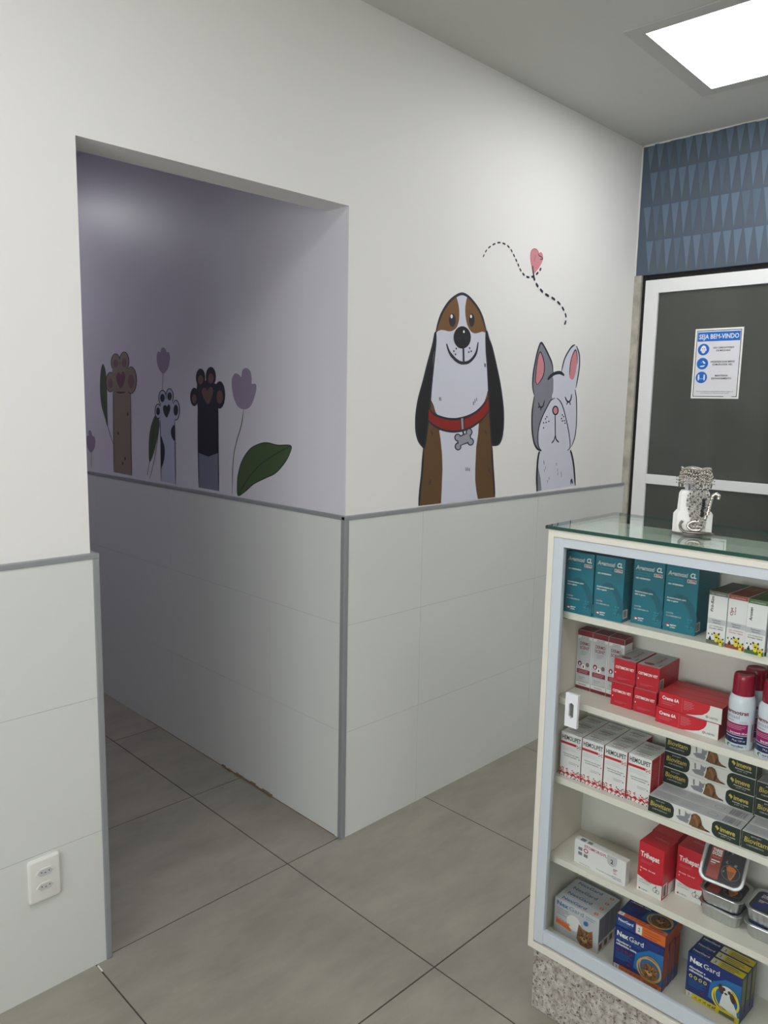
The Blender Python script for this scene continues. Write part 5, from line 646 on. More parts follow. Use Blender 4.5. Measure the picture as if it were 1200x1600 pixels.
# --- white cartons with red pixel pattern
def hemo():
    w, d, h = 0.0555, 0.0435, 0.112; m, f = carton(w, d, h, 'box_white', None, 'crimson'); F = f['F']; T = f['T']
    F.text('HEMOLIPET', 0.0025, h-0.0175, 0.0108, 'ink', 0.0505, 2).rect(0.0006, h-0.0295, 0.042, h-0.0235, 'crimson')
    for (a, b) in ((0.043, 0.0245), (0.0465, 0.0275), (0.043, 0.0295), (0.050, 0.0245), (0.0505, 0.0295)): F.rect(a, h-b-0.0025, a+0.003, h-b, 'crimson'); F.lay -= 1
    F.lay += 1
    F.lines(0.004, 0.077, [0.046, 0.036, 0.04], 0.0009, 0.0035, 'box_grey').text('Suplemento para cães e gatos', 0.008, 0.058, 0.0026, 'ink', 0.042, 1.2).text('Uso oral em comprimidos', 0.010, 0.0525, 0.0026, 'ink', 0.034, 1.2).lines(0.025, 0.04, [0.022, 0.018], 0.0008, 0.0035, 'txt_grey').rect(0.050, 0.052, 0.0525, 0.0545, 'crimson').rect(0.048, 0.036, 0.0505, 0.0385, 'crimson')
    rd = random.Random(4); n = 20; s = (w-0.001)/n
    for i in range(n):
        hh = 0.008+0.006*abs(sin(i*0.55+0.6)); x = 0.0005+i*s; z = 0.002
        F.rect(x, 0.003+0.005*abs(sin(i*0.8)), x+s, hh, 'crimson'); F.lay -= 1
        if rd.random() < .6: F.rect(x, hh+s*0.8, x+s, hh+s*1.7, 'crimson'); F.lay -= 1
        if rd.random() < .35: F.rect(x, hh+s*2.4, x+s, hh+s*3.3, 'ink' if rd.random() < .4 else 'crimson'); F.lay -= 1
        if rd.random() < .3: F.rect(x, 0.0006, x+s, 0.003, 'ink' if rd.random() < .5 else 'crimson'); F.lay -= 1
    F.lay += 1
    for i in (2, 3, 4, 9, 10, 11, 15, 16): F.rect(0.0005+i*s, 0.0105, 0.0005+i*s+s*0.6, 0.0105+s*0.6, 'white'); F.lay -= 1
    T.text('HEMOLIPET', 0.012, 0.027, 0.0048, 'txt_grey', 0.034, 1.5).rect(0.008, 0.0215, 0.044, 0.0242, 'wine').text('Vetnil', 0.018, 0.013, 0.0042, 'ink', 0.022, 1.5).rect(0.012, 0.008, 0.036, 0.0095, 'mauve').rect(0.01, 0.035, 0.046, 0.0362, 'txt_grey')
    R = f['R']; R.lines(0.006, 0.095, [0.03]*6, 0.0009, 0.006, 'pink').poly([(0.008, 0.01), (0.02, 0.012), (0.03, 0.04), (0.022, 0.055), (0.012, 0.035)], 'deepred').rect(0.001, 0.001, d-0.001, 0.004, 'white')
    return m.mesh('supplement_carton')
hs = []
cn = ('leftmost', 'second', 'third', 'rightmost')
for i, (u, v) in enumerate(((0.0255, 0.065), (0.083, 0.065), (0.1405, 0.067), (0.1975, 0.071))):
    for j in range(2 if i == 3 else 3): hs.append((u, v+0.0445*j, SH[2], 0, 'white carton with red pixel border on the third shelf, %s column, %s row' % (cn[i], ('front', 'second', 'third')[j])))
place_copies(hemo(), 'supplement_carton', hs, 'carton', 'white and red cartons on the third shelf')
# --- long white and dark green cartons
def bio():
    w, d, h = 0.1995, 0.039, 0.0385; m, f = carton(w, d, h, 'cream', 'box_grey', 'dkgreen'); F = f['F']
    def tab(x0, x1, side):
        P = []; r = 0.014; b = 0.0008; t = h-0.0008
        if side > 0: P = [(x0, b), (x1-r, b)]+[(x1-r+r*sin(q*pi/12), b+r-r*cos(q*pi/12)) for q in range(1, 6)]+[(x1, t-r)]+[(x1-r+r*cos(q*pi/12), t-r+r*sin(q*pi/12)) for q in range(1, 6)]+[(x1-r, t), (x0, t)]
        else: P = [(x1, b), (x1, t), (x0+r, t)]+[(x0+r-r*sin(q*pi/12), t-r+r*cos(q*pi/12)) for q in range(1, 6)]+[(x0, b+r)]+[(x0+r-r*cos(q*pi/12), b+r-r*sin(q*pi/12)) for q in range(1, 6)]+[(x0+r, b)]
        F.poly(P, 'dkgreen')
    tab(0.0005, 0.059, 1); tab(0.141, w-0.0005, -1)
    F.text('Biovitam', 0.0045, 0.0165, 0.0115, 'gold', 0.047, 0.8, 0.1).text('BOTUPET', 0.018, 0.0305, 0.0025, 'box_grey', 0.02, 1.2).text('COM PROBIÓTICO', 0.010, 0.0095, 0.0029, 'box_grey', 0.034, 0.8)
    F.text('imeve', 0.158, 0.0175, 0.0108, 'gold', 0.031, 2.2).poly([(0.1475, 0.023), (0.1505, 0.028), (0.1535, 0.0255), (0.1565, 0.0225), (0.153, 0.0165), (0.151, 0.021)][::-1], 'gold').text('Nutrição e saúde', 0.156, 0.0115, 0.0026, 'white', 0.034, 1.2).text('peso 14 g', 0.161, 0.007, 0.0026, 'box_grey', 0.02, 1)
    # grey cat lying in front of a brown long-haired dog
    F.poly([(0.064, 0.014), (0.072, 0.0075), (0.090, 0.0065), (0.093, 0.014), (0.088, 0.022), (0.081, 0.020), (0.072, 0.018)], 'catgrey').ell(0.0885, 0.0235, 0.0058, 0.006, 'catgrey', 12).poly([(0.0835, 0.026), (0.083, 0.034), (0.0885, 0.028)], 'catgrey').poly([(0.0905, 0.027), (0.0955, 0.0325), (0.0945, 0.0245)], 'catgrey').poly([(0.0705, 0.019), (0.069, 0.032), (0.0725, 0.032), (0.0735, 0.019)][::-1], 'txt_grey')
    F.poly([(0.093, 0.006), (0.096, 0.018), (0.097, 0.027), (0.101, 0.034), (0.108, 0.036), (0.115, 0.033), (0.119, 0.025), (0.121, 0.016), (0.127, 0.010), (0.137, 0.0075), (0.139, 0.005), (0.126, 0.0045), (0.118, 0.004), (0.104, 0.004)][::-1], 'dogbrown')
    F.ell(0.1045, 0.027, 0.0038, 0.0045, 'terr', 12).ell(0.110, 0.018, 0.003, 0.010, 'terr', 12, 0.2).ell(0.1165, 0.013, 0.0025, 0.008, 'dogdark', 10, -0.3).ell(0.099, 0.0285, 0.0022, 0.003, 'dogdark', 8).ell(0.132, 0.0065, 0.005, 0.0016, 'dogdark', 8).ell(0.103, 0.006, 0.005, 0.002, 'dogbrown', 8)
    T = f['T']; T.lines(0.006, 0.032, [0.05, 0.045, 0.052, 0.04, 0.05, 0.046], 0.0009, 0.0042, 'txt_grey').lines(0.066, 0.030, [0.04, 0.036, 0.042, 0.03], 0.0008, 0.006, 'txt_grey').ring(0.135, 0.019, 0.011, 0.008, 0.0008, 'txt_grey').bars(0.158, 0.006, 0.192, 0.033, 'txt_grey', 13)
    return m.mesh('long_supplement_carton')
bs = []; h = 0.0388; z3 = SH[2]
for k, vv in ((0, 0.0555), (0, 0.0955)): bs.append((0.2575, vv, z3, 0, 'long white and dark green carton, %s of the left bottom row' % ('frontmost' if vv < .08 else 'behind the frontmost')))
for k in range(4): bs.append((0.2535, 0.1365, z3+h*k, 0, 'long white and dark green carton in the left rear stack, %s' % ('bottom one', 'second from bottom', 'third from bottom', 'top one')[k]))
for k, vv in ((0, 0.0555), (0, 0.0955)): bs.append((0.4595, vv, z3, 0, 'long white and dark green carton, %s of the right bottom row' % ('frontmost' if vv < .08 else 'behind the frontmost')))
for k in range(3): bs.append((0.4560, 0.1365, z3+h*k, 0, 'long white and dark green carton in the right rear stack, %s' % ('bottom one', 'middle one', 'top one')[k]))
place_copies(bio(), 'long_supplement_carton', bs, 'carton', 'long white and dark green cartons on the third shelf')
# --- fourth shelf
w, d, h = 0.138, 0.0185, 0.060; m, f = carton(w, d, h, 'box_white'); F = f['F']
for a, b, k in ((0.011, 0.0395, 'txt_grey'), (0.011, 0.0275, 'txt_grey'), (0.0265, 0.0275, 'txt_grey')): F.rect(a, b-0.004, a+0.011, b+0.004, k)
F.ring(0.032, 0.0405, 0.0062, 0.0058, 0.0024, 'stomo').text('STOMORGYL', 0.0265, 0.0485, 0.0072, 'stomo', 0.062, 1.8)
F.poly([(0.0885, h-0.0006)]+[(0.1015-0.013*cos(t*pi/8), 0.0465-0.013*sin(t*pi/8)) for t in range(9)]+[(0.1145, h-0.0006)], 'box_grey').text('2', 0.0985, 0.0405, 0.0105, 'ink', 0.0065, 2)
F.text('Uso veterinário em comprimidos', 0.062, 0.008, 0.003, 'txt_grey', 0.045, 1.5).text('comprimidos para cães', 0.015, 0.003, 0.0026, 'txt_grey', 0.03, 1).lines(0.106, 0.030, [0.011, 0.008], 0.0016, 0.0038, 'stomo').text('Cães', 0.106, 0.0185, 0.0032, 'stomo', 0.010, 1.5).text('Laboratório', 0.106, 0.006, 0.0036, 'txt_grey', 0.024, 1.5).lines(0.104, 0.012, [0.024], 0.0012, 0.003, 'txt_grey')
f['T'].rect(0.012, 0.003, 0.026, 0.015, 'txt_grey').rect(0.032, 0.003, 0.044, 0.014, 'catgrey').rect(0.046, 0.001, 0.137, 0.0175, 'box_white')
f['R'].lines(0.003, 0.052, [0.012, 0.01, 0.012], 0.001, 0.006, 'box_grey')
tag(put(m.build('tablet_carton'), 0.0765, 0.068, SH[3], -3), 'flat white tablet carton with magenta lettering standing alone at the left of the fourth shelf', 'carton')
def trih():
    w, d, h = 0.061, 0.063, 0.121; m, f = carton(w, d, h, 'alured', 'alured', 'alured'); F = f['F']
    arc = [(0.0004+(w-0.0008)*i/12, 0.038+0.006*sin(pi*i/12)*-1+0.012*(1-i/12)*0-0.002*i/12) for i in range(13)]
    F.poly([(0.0004, 0.0004), (w-0.0004, 0.0004)]+arc[::-1], 'cream')
    F.text('Trihepat', 0.005, h-0.034, 0.0125, 'white', 0.0455, 2.2).lines(0.006, h-0.043, [0.03, 0.026], 0.001, 0.0035, 'rose').text('30 comp.  Uso oral', 0.006, h-0.064, 0.0034, 'white', 0.036, 1.2).ell(0.0075, h-0.070, 0.0012, 0.0014, 'white', 8)
    F.text('CÃES E GATOS', 0.005, 0.028, 0.0032, 'txt_grey', 0.03, 1).text('Uso veterinário', 0.005, 0.023, 0.0032, 'txt_grey', 0.026, 1).ell(0.0075, 0.007, 0.0022, 0.0022, 'deepred', 10).text('LABYES', 0.011, 0.0055, 0.0035, 'txt_grey', 0.016, 1)
    F.ring(0.0445, 0.019, 0.005, 0.006, 0.0009, 'ink', 16).ring(0.051, 0.017, 0.005, 0.0045, 0.0009, 'ink', 16).poly([(0.0445, 0.025), (0.0465, 0.031), (0.0475, 0.0255)][::-1], 'ink')
    R = f['R']; R.rect(0.004, 0.004, 0.024, 0.036, 'box_white').bars(0.007, 0.006, 0.021, 0.033, n=9).lines(0.008, 0.1, [0.045]*9, 0.0009, 0.005, 'deepred').rect(0.03, 0.001, 0.062, 0.03, 'cream')
    f['T'].text('Trihepat', 0.054, 0.042, 0.0075, 'pink', 0.036, 1.5, 0, 'L', pi).rect(0.001, 0.001, w-0.001, 0.0018, 'deepred')
    return m.mesh('liver_medicine_carton')
place_copies(trih(), 'liver_medicine_carton', [(0.2365, 0.0735, SH[3], -3, 'red and white carton with curved white base at the front of the fourth shelf'), (0.2375, 0.138, SH[3], 0, 'red and white carton behind the front one on the fourth shelf'), (0.3075, 0.119, SH[3], 0, 'red and white carton beside the foil food trays on the fourth shelf')], 'carton', 'red and white cartons on the fourth shelf')
# --- foil food trays
def rrect(a, b, r, n=5):
    P = []
    for cx, cy, s in ((a-r, b-r, 0), (-a+r, b-r, 1), (-a+r, -b+r, 2), (a-r, -b+r, 3)):
        for i in range(n+1): t = (s+i/n)*pi/2; P.append((cx+r*cos(t), cy+r*sin(t)))
    return P
def tray_meshes():
    H = 0.030; b = MB(); lev = [(0.0365, 0, 0), (0.039, 0.0025, 0), (0.0425, 0.022, 1), (0.0435, H-0.003, 0), (0.0435, H, 0), (0.0468, H+0.0002, 0), (0.0472, H+0.0012, 0), (0.0462, H+0.0022, 0)]
    n = 96; vs = []
    def samp(a, r):
        P = rrect(a, a, r, 8); L = [0]
        for i in range(len(P)): q = P[(i+1) % len(P)]; L.append(L[-1]+hypot(q[0]-P[i][0], q[1]-P[i][1]))
        out = []
        for i in range(n):
            s = L[-1]*i/n; j = max(k for k in range(len(P)) if L[k] <= s+1e-12); t = (s-L[j])/max(1e-9, L[j+1]-L[j]); q = P[(j+1) % len(P)]
            out.append((P[j][0]+(q[0]-P[j][0])*t, P[j][1]+(q[1]-P[j][1])*t))
        return out
    for a, z, rib in lev:
        for i, (x, y) in enumerate(samp(a, a*0.42)):
            s = 1-0.018*((i//2) % 2) if 0.001 < z < H-0.001 else 1
            vs.append((x*s, y*s, z))
    fs = [(j*n+i, j*n+(i+1) % n, (j+1)*n+(i+1) % n, (j+1)*n+i) for j in range(len(lev)-1) for i in range(n)]
    fs.append(tuple(range(n))[::-1]); b.add(vs, fs, 'foil')
    def lid(k1, k2, pic):
        l = MB(); P = [(x, y) for x, y in samp(0.0462, 0.0194)]; Q = [(x, y) for x, y in samp(0.0415, 0.0165)]; Q2 = [(x, y) for x, y in samp(0.0392, 0.0145)]
        z = H+0.0028
        vs = [(x, y, z) for x, y in P]+[(x, y, z-0.0002) for x, y in Q]+[(x, y, z-0.0018) for x, y in Q2]
        l.add(vs, [(i, (i+1) % n, n+(i+1) % n, n+i) for i in range(n)]+[(n+i, n+(i+1) % n, 2*n+(i+1) % n, 2*n+i) for i in range(n)], 'foil_lid'); 
        l.add([(x, y, z-0.0018) for x, y in Q2], [tuple(range(n))], 'film_dark')
        p = Print(l, (0, 0, z-0.0017), (1, 0, 0), (0, 1, 0), (0, 0, 1))
        p.rect(-0.031, -0.037, -0.006, 0.038, k1).text('THREE', -0.0185, 0.020, 0.0062, 'white', 0.02, 3, 0, 'C').text('DOGS', -0.0185, 0.0125, 0.0068, 'white', 0.02, 3, 0, 'C').text('Natural', -0.0185, 0.007, 0.0028, 'pink', 0.016, 1, 0, 'C').rect(-0.0275, -0.001, -0.0095, 0.0015, 'white').rect(-0.0275, -0.0055, -0.017, -0.0035, 'white').rect(-0.0275, -0.0095, -0.0185, -0.0075, 'rose').text('puro', -0.0185, 0.030, 0.0034, 'pink', 0.01, 1, 0, 'C')
        rd = random.Random(8)
        for i in range(16): p.ell(rd.uniform(0.0, 0.033), rd.uniform(-0.03, 0.035), rd.uniform(0.0015, 0.006), rd.uniform(0.001, 0.003), rd.choice(('txt_grey', 'ink', 'catgrey')), 8, rd.uniform(0, 3)); p.lay += 0
        p.ring(0.0165, -0.014, 0.019, 0.016, 0.0008, 'catgrey').poly([(0.006, -0.004), (0.011, 0.0), (0.020, -0.001), (0.027, -0.005), (0.0245, -0.018), (0.020, -0.028), (0.015, -0.027), (0.010, -0.016)][::-1], pic).poly([(0.008, -0.012), (0.024, -0.010), (0.020, -0.024), (0.016, -0.026)][::-1], 'terr')
        return l.mesh('film_lid')
    return b.mesh('foil_dish'), lid('film_red', 'film_red', 'carrot'), lid('film_blue', 'film_blue', 'terr')
tb, lr, lb = tray_meshes()
def tray(u, v, z, lid, lab, ang=0, tilt=0):
    e = empty('pet_food_tray', (0, 0, 0), 0, lab, 'food tray', 'foil pet food trays on the fourth shelf'); put(e, u, v, z, ang)
    if tilt: e.rotation_euler = (Matrix.Rotation(CR+radians(ang), 3, 'Z') @ Matrix.Rotation(radians(tilt), 3, 'X')).to_euler()
    link('foil_dish', tb, e); link('film_lid', lid, e); return e
zz = SH[3]
tray(0.4185, 0.1290, zz, lr, 'foil pet food tray at the bottom of the left tray stack', -3)
tray(0.4165, 0.1280, zz+0.0328, lr, 'foil pet food tray lying second in the left tray stack, under the leaning one', 1)
tray(0.5120, 0.1300, zz, lb, 'foil pet food tray at the bottom of the right tray stack', 2)
tray(0.5110, 0.1330, zz+0.0330, lb, 'foil pet food tray with navy label on top of the right tray stack', -2)
LEAN = dict(u=0.409, v=0.1415, z=zz+0.1015, tilt=50)
tray(LEAN['u'], LEAN['v'], LEAN['z'], lr, 'foil pet food tray with red label leaning upright on the left stack', 4, LEAN['tilt'])
# --- bottom: flea tablet cartons
def paws(F, x, y, n, k, s=0.004):
    for i in range(n): F.ell(x+i*s*3, y-i*0.0, s, s*0.8, k, 10).ell(x+i*s*3-s, y+s, s*0.45, s*0.5, k, 8).ell(x+i*s*3+s, y+s*1.1, s*0.45, s*0.5, k, 8)
def dogface(F, cx, cy, r, k1='terr', k2='terrdk', ears=True):
    F.poly([(cx-r*1.1, cy+r*0.5), (cx-r*0.95, cy+r*(1.45 if ears else 0.75)), (cx-r*0.45, cy+r*1.0), (cx+r*0.45, cy+r*1.0), (cx+r*1.0, cy+r*(1.4 if ears else 0.7)), (cx+r*1.1, cy+r*0.4), (cx+r*1.15, cy-r*0.8), (cx+r*0.5, cy-r*1.35), (cx-r*0.6, cy-r*1.35), (cx-r*1.2, cy-r*0.7)][::-1], k1)
    for i in range(14):
        a = i*2*pi/14; F.ell(cx+cos(a)*r*0.8, cy+sin(a)*r*0.8-r*0.1, r*0.34, r*0.12, k2 if i % 2 else k1, 8, a)
    rd = random.Random(6)
    for i in range(34):
        a = rd.uniform(0, 2*pi); q = rd.uniform(0.35, 1.05)*r; F.ell(cx+cos(a)*q, cy+sin(a)*q-r*0.1, r*0.22, r*0.05, rd.choice((k1, k2, 'ring', 'dogbrown')), 6, a+rd.uniform(-.4, .4))
    F.ell(cx, cy-r*0.3, r*0.42, r*0.34, 'ring', 14).ell(cx-r*0.38, cy+r*0.2, r*0.13, r*0.13, 'ink', 10).ell(cx+r*0.38, cy+r*0.2, r*0.13, r*0.13, 'ink', 10).ell(cx, cy-r*0.12, r*0.17, r*0.12, 'ink', 10).ell(cx, cy-r*0.62, r*0.2, r*0.14, 'rose', 10)
def nexg():
    w, d, h = 0.124, 0.0265, 0.0925; m, f = carton(w, d, h, 'silverbox', 'silverbox', 'catgrey'); F = f['F']; T = f['T']
    F.rect(0.0005, 0.0005, w-0.0005, 0.018, 'box_grey').text('Nex', 0.006, h-0.0165, 0.0115, 'nexsky', 0.033, 2.4).text('Gard', 0.0405, h-0.0165, 0.0115, 'nexgreybl', 0.041, 0.4).text('afoxolaner', 0.087, h-0.012, 0.0036, 'nexsky', 0.028, 1).text('comprimidos', 0.087, h-0.017, 0.003, 'nexsky', 0.024, 1)
    F.lines(0.008, h-0.024, [0.032, 0.034, 0.022, 0.028], 0.0013, 0.005, 'txt_grey').ell(0.056, 0.047, 0.02, 0.02, 'box_white', 24)
    F.poly([(0.006, 0.026), (0.05, 0.021), (0.05, 0.026), (0.04, 0.034), (0.006, 0.036)], 'orange'); 
    for i in range(5): F.ell(0.010+0.008*i, 0.038-0.0005*i, 0.0035, 0.0035, 'orange', 10).ell(0.010+0.008*i, 0.038-0.0005*i, 0.0016, 0.0016, 'silverbox', 8)
    dogface(F, 0.089, 0.026, 0.019)
    F.ell(0.0905, 0.0655, 0.006, 0.006, 'nexsky', 14)
    T.text('NexGard', 0.014, 0.007, 0.0112, 'nexsky', 0.068, 1.5).rect(0.0895, 0.004, 0.115, 0.021, 'silverbox').ell(0.108, 0.013, 0.0055, 0.0055, 'orange', 14).text('2', 0.108, 0.0105, 0.006, 'box_white', 0.0035, 1.5, 0, 'C')
    f['R'].rect(0.001, 0.001, d-0.001, 0.028, 'box_white').lines(0.004, 0.085, [0.018]*9, 0.001, 0.005, 'txt_grey').rect(0.005, 0.006, 0.02, 0.022, 'terr')
    return m.mesh('flea_tablet_carton')
place_copies(nexg(), 'flea_tablet_carton', [(0.0275, 0.0745+0.027*i, Z5, -1, 'silver-grey flea tablet carton with terrier picture at bottom left, %s' % ('front one' if i == 0 else ('second from front', 'third from front', 'fourth from front')[i-1])) for i in range(4)], 'carton', 'silver-grey tablet cartons on the cabinet floor')
def spectra(band, band2, w, d, h, spec=True, flat=False):
    m, f = carton(w, d, h, 'nexblue', None, band2); F = f['T'] if flat else f['F']; H = d if flat else h
    def strip(P, H2):
        P.rect(0.0005, 0.0005, w-0.0005, H2-0.0005, 'nexblue').rect(w*0.40, H2*0.12, w-0.001, H2-0.001, band).rect(w*0.41, H2*0.15, w*0.53, H2*0.85, 'cream').text('2', w*0.47, H2*0.35, H2*0.34, 'ink', w*0.035, 1.5, 0, 'C').text('NexGard', w*0.04, H2*0.5, H2*0.24, 'white', w*0.31, 1.6).lines(w*0.05, H2*0.4, [w*0.29, w*0.2], H2*0.07, H2*0.16, 'nexsky')
        P.lines(w*0.57, H2*0.75, [w*0.3, w*0.34, w*0.26], H2*0.09, H2*0.22, band2)
    strip(f['F'] if flat else f['T'], h if flat else d)
    F.poly([(w*0.42, H*0.24), (w-0.0006, H*0.1), (w-0.0006, H*0.99), (w*0.72, H*0.82), (w*0.45, H*0.6)], 'nexsky').poly([(w*0.34, H*0.99), (w-0.0006, H*0.99), (w-0.0006, H*0.84), (w*0.60, H*0.80)][::-1], 'nexblue')
    F.rect(0.0005, 0.0005, w-0.0005, H*0.135, band).rect(w*0.02, 0.001, w*0.13, H*0.13, 'cream').text('2', w*0.075, H*0.05, H*0.055, 'ink', w*0.03, 1.5, 0, 'C')
    for i in range(5):
        x = w*(0.2+0.085*i); s = 0.6+0.12*i; F.rect(x-0.003*s, H*0.06, x+0.003*s, H*0.06+0.0028*s, band2).rect(x+0.002*s, H*0.06+0.002*s, x+0.0045*s, H*0.06+0.0052*s, band2).rect(x-0.003*s, H*0.06-0.003*s, x-0.002*s, H*0.06, band2).rect(x+0.002*s, H*0.06-0.003*s, x+0.003*s, H*0.06, band2)
    F.rect(w*0.64, H*0.03, w*0.92, H*0.10, band2)
    F.text('Nex', w*0.05, H*0.82, H*0.115, 'white', w*0.24, 3).text('Gard', w*0.30, H*0.82, H*0.115, 'white', w*0.30, 0.3)
    if spec: F.text('SPECTRA', w*0.06, H*0.745, H*0.05, 'nexsky', w*0.50, 0)
    F.text('Afoxolaner e', w*0.05, H*0.68, H*0.052, 'white', w*0.30, 2.2).text('milbemicina oxima', w*0.05, H*0.61, H*0.052, 'white', w*0.42, 2.2)
    for i in range(4): F.ring(w*(0.09+0.09*i), H*0.51, w*0.032, w*0.034, w*0.014, 'red' if spec else 'nexyellow', 16)
    F.lines(w*0.05, H*0.45, [w*0.3, w*0.34, w*0.26, w*0.3, w*0.2], H*0.012, H*0.035, 'nexsky').ell(w*0.33, H*0.24, w*0.035, H*0.03, 'wine', 12)
    rk = 'ring' if spec else 'nexyellow'
    F.ring(w*0.74, H*0.38, w*0.25, H*0.27, w*0.035, rk, 32).ring(w*0.76, H*0.42, w*0.22, H*0.27, w*0.02, rk, 32)
    if spec: dogface(F, w*0.76, H*0.38, w*0.135, 'terr', 'terrdk', False)
    else:
        F.poly([(w*0.64, H*0.22), (w*0.68, H*0.5), (w*0.83, H*0.5), (w*0.93, H*0.3), (w*0.97, H*0.14), (w*0.8, H*0.18)][::-1], 'cream').ell(w*0.75, H*0.58, w*0.10, H*0.11, 'cream', 18).ell(w*0.65, H*0.58, w*0.045, H*0.10, 'dogdark', 12, 0.3).ell(w*0.86, H*0.50, w*0.045, H*0.11, 'dogdark', 12, 0.3)
        F.ell(w*0.70, H*0.61, w*0.03, H*0.04, 'dogdark', 10).ell(w*0.80, H*0.59, w*0.03, H*0.04, 'dogdark', 10).ell(w*0.74, H*0.53, w*0.03, H*0.022, 'ink', 10)
    R = f['R']; 
    if not flat: R.rect(0.001, 0.001, d-0.001, h*0.28, 'nexblue').lines(0.005, h*0.9, [d*0.6]*10, 0.001, 0.006, band)
    return m
sp = spectra('orange', 'orange_dk', 0.119, 0.0275, 0.1085).mesh('spectrum_tablet_carton')
place_copies(sp, 'spectrum_tablet_carton', [(0.198+0.001*i, 0.060+0.0285*i, Z5, 1, 'blue and orange tablet carton standing on the cabinet floor, %s' % ('frontmost', 'second from front', 'third from front')[i]) for i in range(3)], 'carton', 'blue and orange tablet cartons')
o = spectra('orange', 'orange_dk', 0.119, 0.100, 0.030, True, True).build('spectrum_tablet_carton'); tag(put(o, 0.1985, 0.063, Z5+0.1090, 1), 'blue and orange tablet carton lying flat on top of the standing ones', 'carton', 'blue and orange tablet cartons')
yl = spectra('nexyellow', 'olive', 0.1205, 0.0255, 0.1085, False).mesh('yellow_banded_tablet_carton')
place_copies(yl, 'yellow_banded_tablet_carton', [(0.357+0.0015*i, 0.0965+0.0265*i, Z5, -2, 'blue and yellow tablet carton with black and white dog, %s' % ('front one', 'middle one', 'rear one')[i]) for i in range(3)], 'carton', 'blue and yellow tablet cartons')

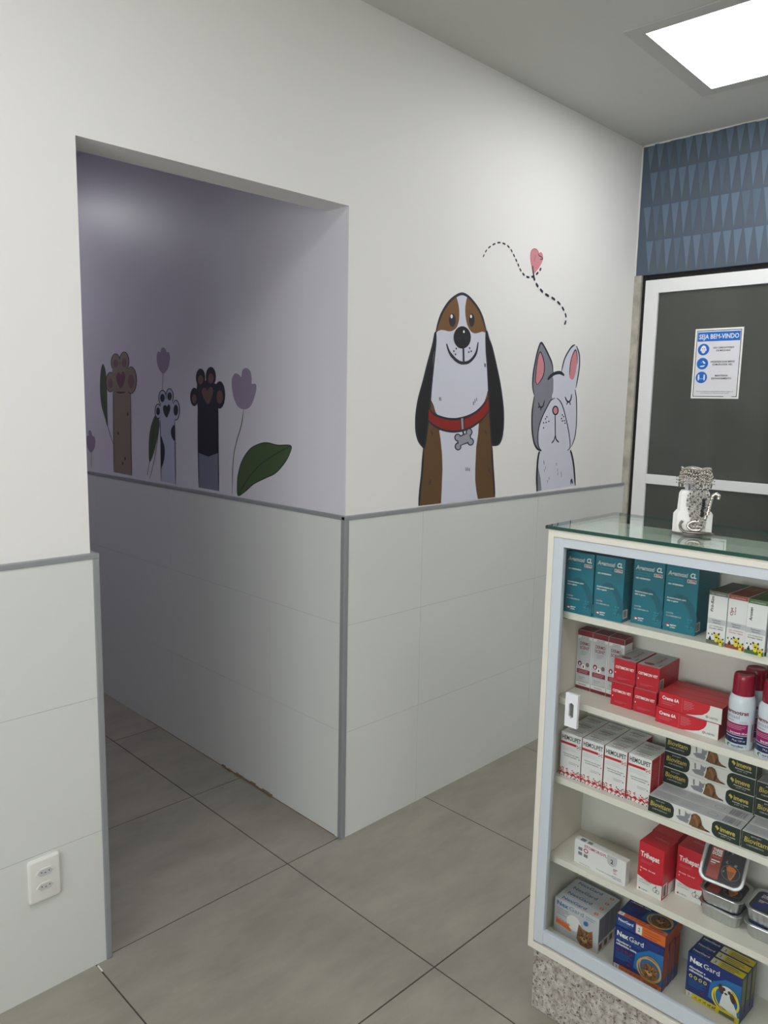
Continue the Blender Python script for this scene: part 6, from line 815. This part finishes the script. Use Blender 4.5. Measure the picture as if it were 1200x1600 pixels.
# ================================================================== beaded display on the glass top
def build_display():
    z0 = ZT+0.0084; e = empty('jewellery_display', (0, 0, 0), 0, 'white tiered stand hung with silver beaded chains on the cabinet glass top', 'display stand'); put(e, 0.270, 0.152, z0, 17)
    MB().lathe([(0.001, 0.0), (0.044, 0.0), (0.0465, 0.001), (0.0465, 0.0025), (0.044, 0.0035), (0.001, 0.0035)], 'silver_dark', 40, sy=0.62).build('base_plate', e, smooth=False)
    m = MB()
    def hexa(m, a, b, z0, z1, ch, k='stand_white', tp=1.0):
        P = [(-a+ch, -b), (a-ch, -b), (a, -b+ch), (a, b-ch), (a-ch, b), (-a+ch, b), (-a, b-ch), (-a, -b+ch)]
        n = 8; vs = [(x, y, z0) for x, y in P]+[(x*tp, y*tp, z1-0.006) for x, y in P]+[(x*tp*0.9, y*tp*0.9, z1) for x, y in P]
        m.add(vs, [(i, (i+1) % n, n+(i+1) % n, n+i) for i in range(n)]+[(n+i, n+(i+1) % n, 2*n+(i+1) % n, 2*n+i) for i in range(n)]+[tuple(range(n))[::-1], tuple(range(2*n, 3*n))], k)
    hexa(m, 0.040, 0.020, 0.0036, 0.050, 0.010); m.build('lower_tier', e)
    m = MB(); hexa(m, 0.033, 0.016, 0.050, 0.0955, 0.007, tp=0.94)
    p = Print(m, (0, -0.0165, 0), (1, 0, 0), (0, 0, 1), (0, -1, 0)); p.text('PET', -0.007, 0.080, 0.005, 'txt_grey', 0.012, 1.5).text('Joia', -0.008, 0.070, 0.007, 'ink', 0.014, 1.5, 0.2)
    m.build('upper_tier', e)
    m = MB(); hexa(m, 0.012, 0.011, 0.0955, 0.118, 0.003, 'box_grey'); 
    for v in range(len(m.v)): m.v[v] = (m.v[v][0]-0.008, m.v[v][1], m.v[v][2])
    m.build('neck_post', e)
    c = MB()     # crown of chains round the top
    for r, (rad, z, n) in enumerate(((0.031, 0.133, 34), (0.0335, 0.126, 34), (0.034, 0.119, 34), (0.032, 0.112, 30), (0.029, 0.139, 28))):
        for i in range(n): a = 2*pi*i/n; c.ball((cos(a)*rad, sin(a)*rad*0.62, z+0.002*sin(a*5+r)), 0.0027 if r else 0.0031, 'silver')
    c.tube([(cos(t*2*pi/48)*0.030, sin(t*2*pi/48)*0.0185, 0.142+0.0035*abs(sin(t*2*pi/48*2.5))) for t in range(49)], 0.0022, 'silver', 6)
    for i in range(10): a = 2*pi*i/10; c.tube([(cos(a)*0.034, sin(a)*0.021, 0.112), (cos(a)*0.032, sin(a)*0.020, 0.102-0.004*(i % 2))], 0.0018, 'silver_dark', 6)
    for sx in (-1, 1):
        for q in range(3): c.ball((sx*0.0385, -0.005, 0.112+0.006*q), 0.0016, 'silver_dark')
    c.build('beaded_crown', e, smooth=True)
    s = MB()     # long beaded pendant hanging in front, curling at the foot
    for j in range(20):
        z = 0.124-j*0.0056; wd = 0.010+0.0085*sin(pi*min(1, j/19))**0.8+(0.003 if 6 < j < 12 else 0)
        n = max(3, int(wd*2/0.0052)); xc = 0.016-0.006*sin(j/19*pi)
        for i in range(n+1):
            x = xc-wd+2*wd*i/n; s.ball((x, -0.0245-0.005*cos((x-xc)/wd*1.4), z+0.0012*((i+j) % 2)), 0.0027, 'silver' if (i+j) % 3 else 'silver_dark')
        if 8 <= j <= 14: s.ball((xc+wd*0.55, -0.031, z), 0.0042, 'stand_black')
    s.build('beaded_pendant', e, smooth=True)
    t = MB()
    pts = [(0.012+(0.024-0.0018*i)*cos(i*0.55+1.4), -0.027-0.0004*i, 0.019+(0.013-0.0010*i)*sin(i*0.55+1.4)) for i in range(13)]
    t.tube(catmull3(pts), 0.0034, 'silver', 8)
    t.tube(catmull3([(-0.018, -0.026, 0.030), (-0.023, -0.027, 0.022), (-0.020, -0.027, 0.012), (-0.010, -0.028, 0.006), (0.008, -0.029, 0.006), (0.028, -0.028, 0.007), (0.040, -0.022, 0.006)]), 0.0028, 'silver_dark', 8)
    t.build('coiled_chain', e, smooth=True)
    h = MB(); h.tube(catmull3([(0.026, -0.024, 0.036), (0.032, -0.024, 0.055), (0.036, -0.024, 0.078), (0.040, -0.024, 0.090), (0.046, -0.024, 0.093), (0.051, -0.024, 0.089), (0.050, -0.024, 0.082)]), [0.004]*31+[0.0034]*6, 'silver', 8)
    for i in range(7): h.ball((0.0335+0.0006*i, -0.0275, 0.050+0.006*i), 0.0024, 'silver')
    h.build('hook', e, smooth=True)
def catmull3(P, k=6):
    out = []
    for i in range(len(P)-1):
        a, b, c, d = (P[max(0, min(len(P)-1, j))] for j in (i-1, i, i+1, i+2))
        for q in range(k): t = q/k; out.append(tuple(0.5*(2*b[m]+(c[m]-a[m])*t+(2*a[m]-5*b[m]+4*c[m]-d[m])*t*t+(3*b[m]-a[m]-3*c[m]+d[m])*t**3) for m in range(3)))
    return out+[P[-1]]
build_display()
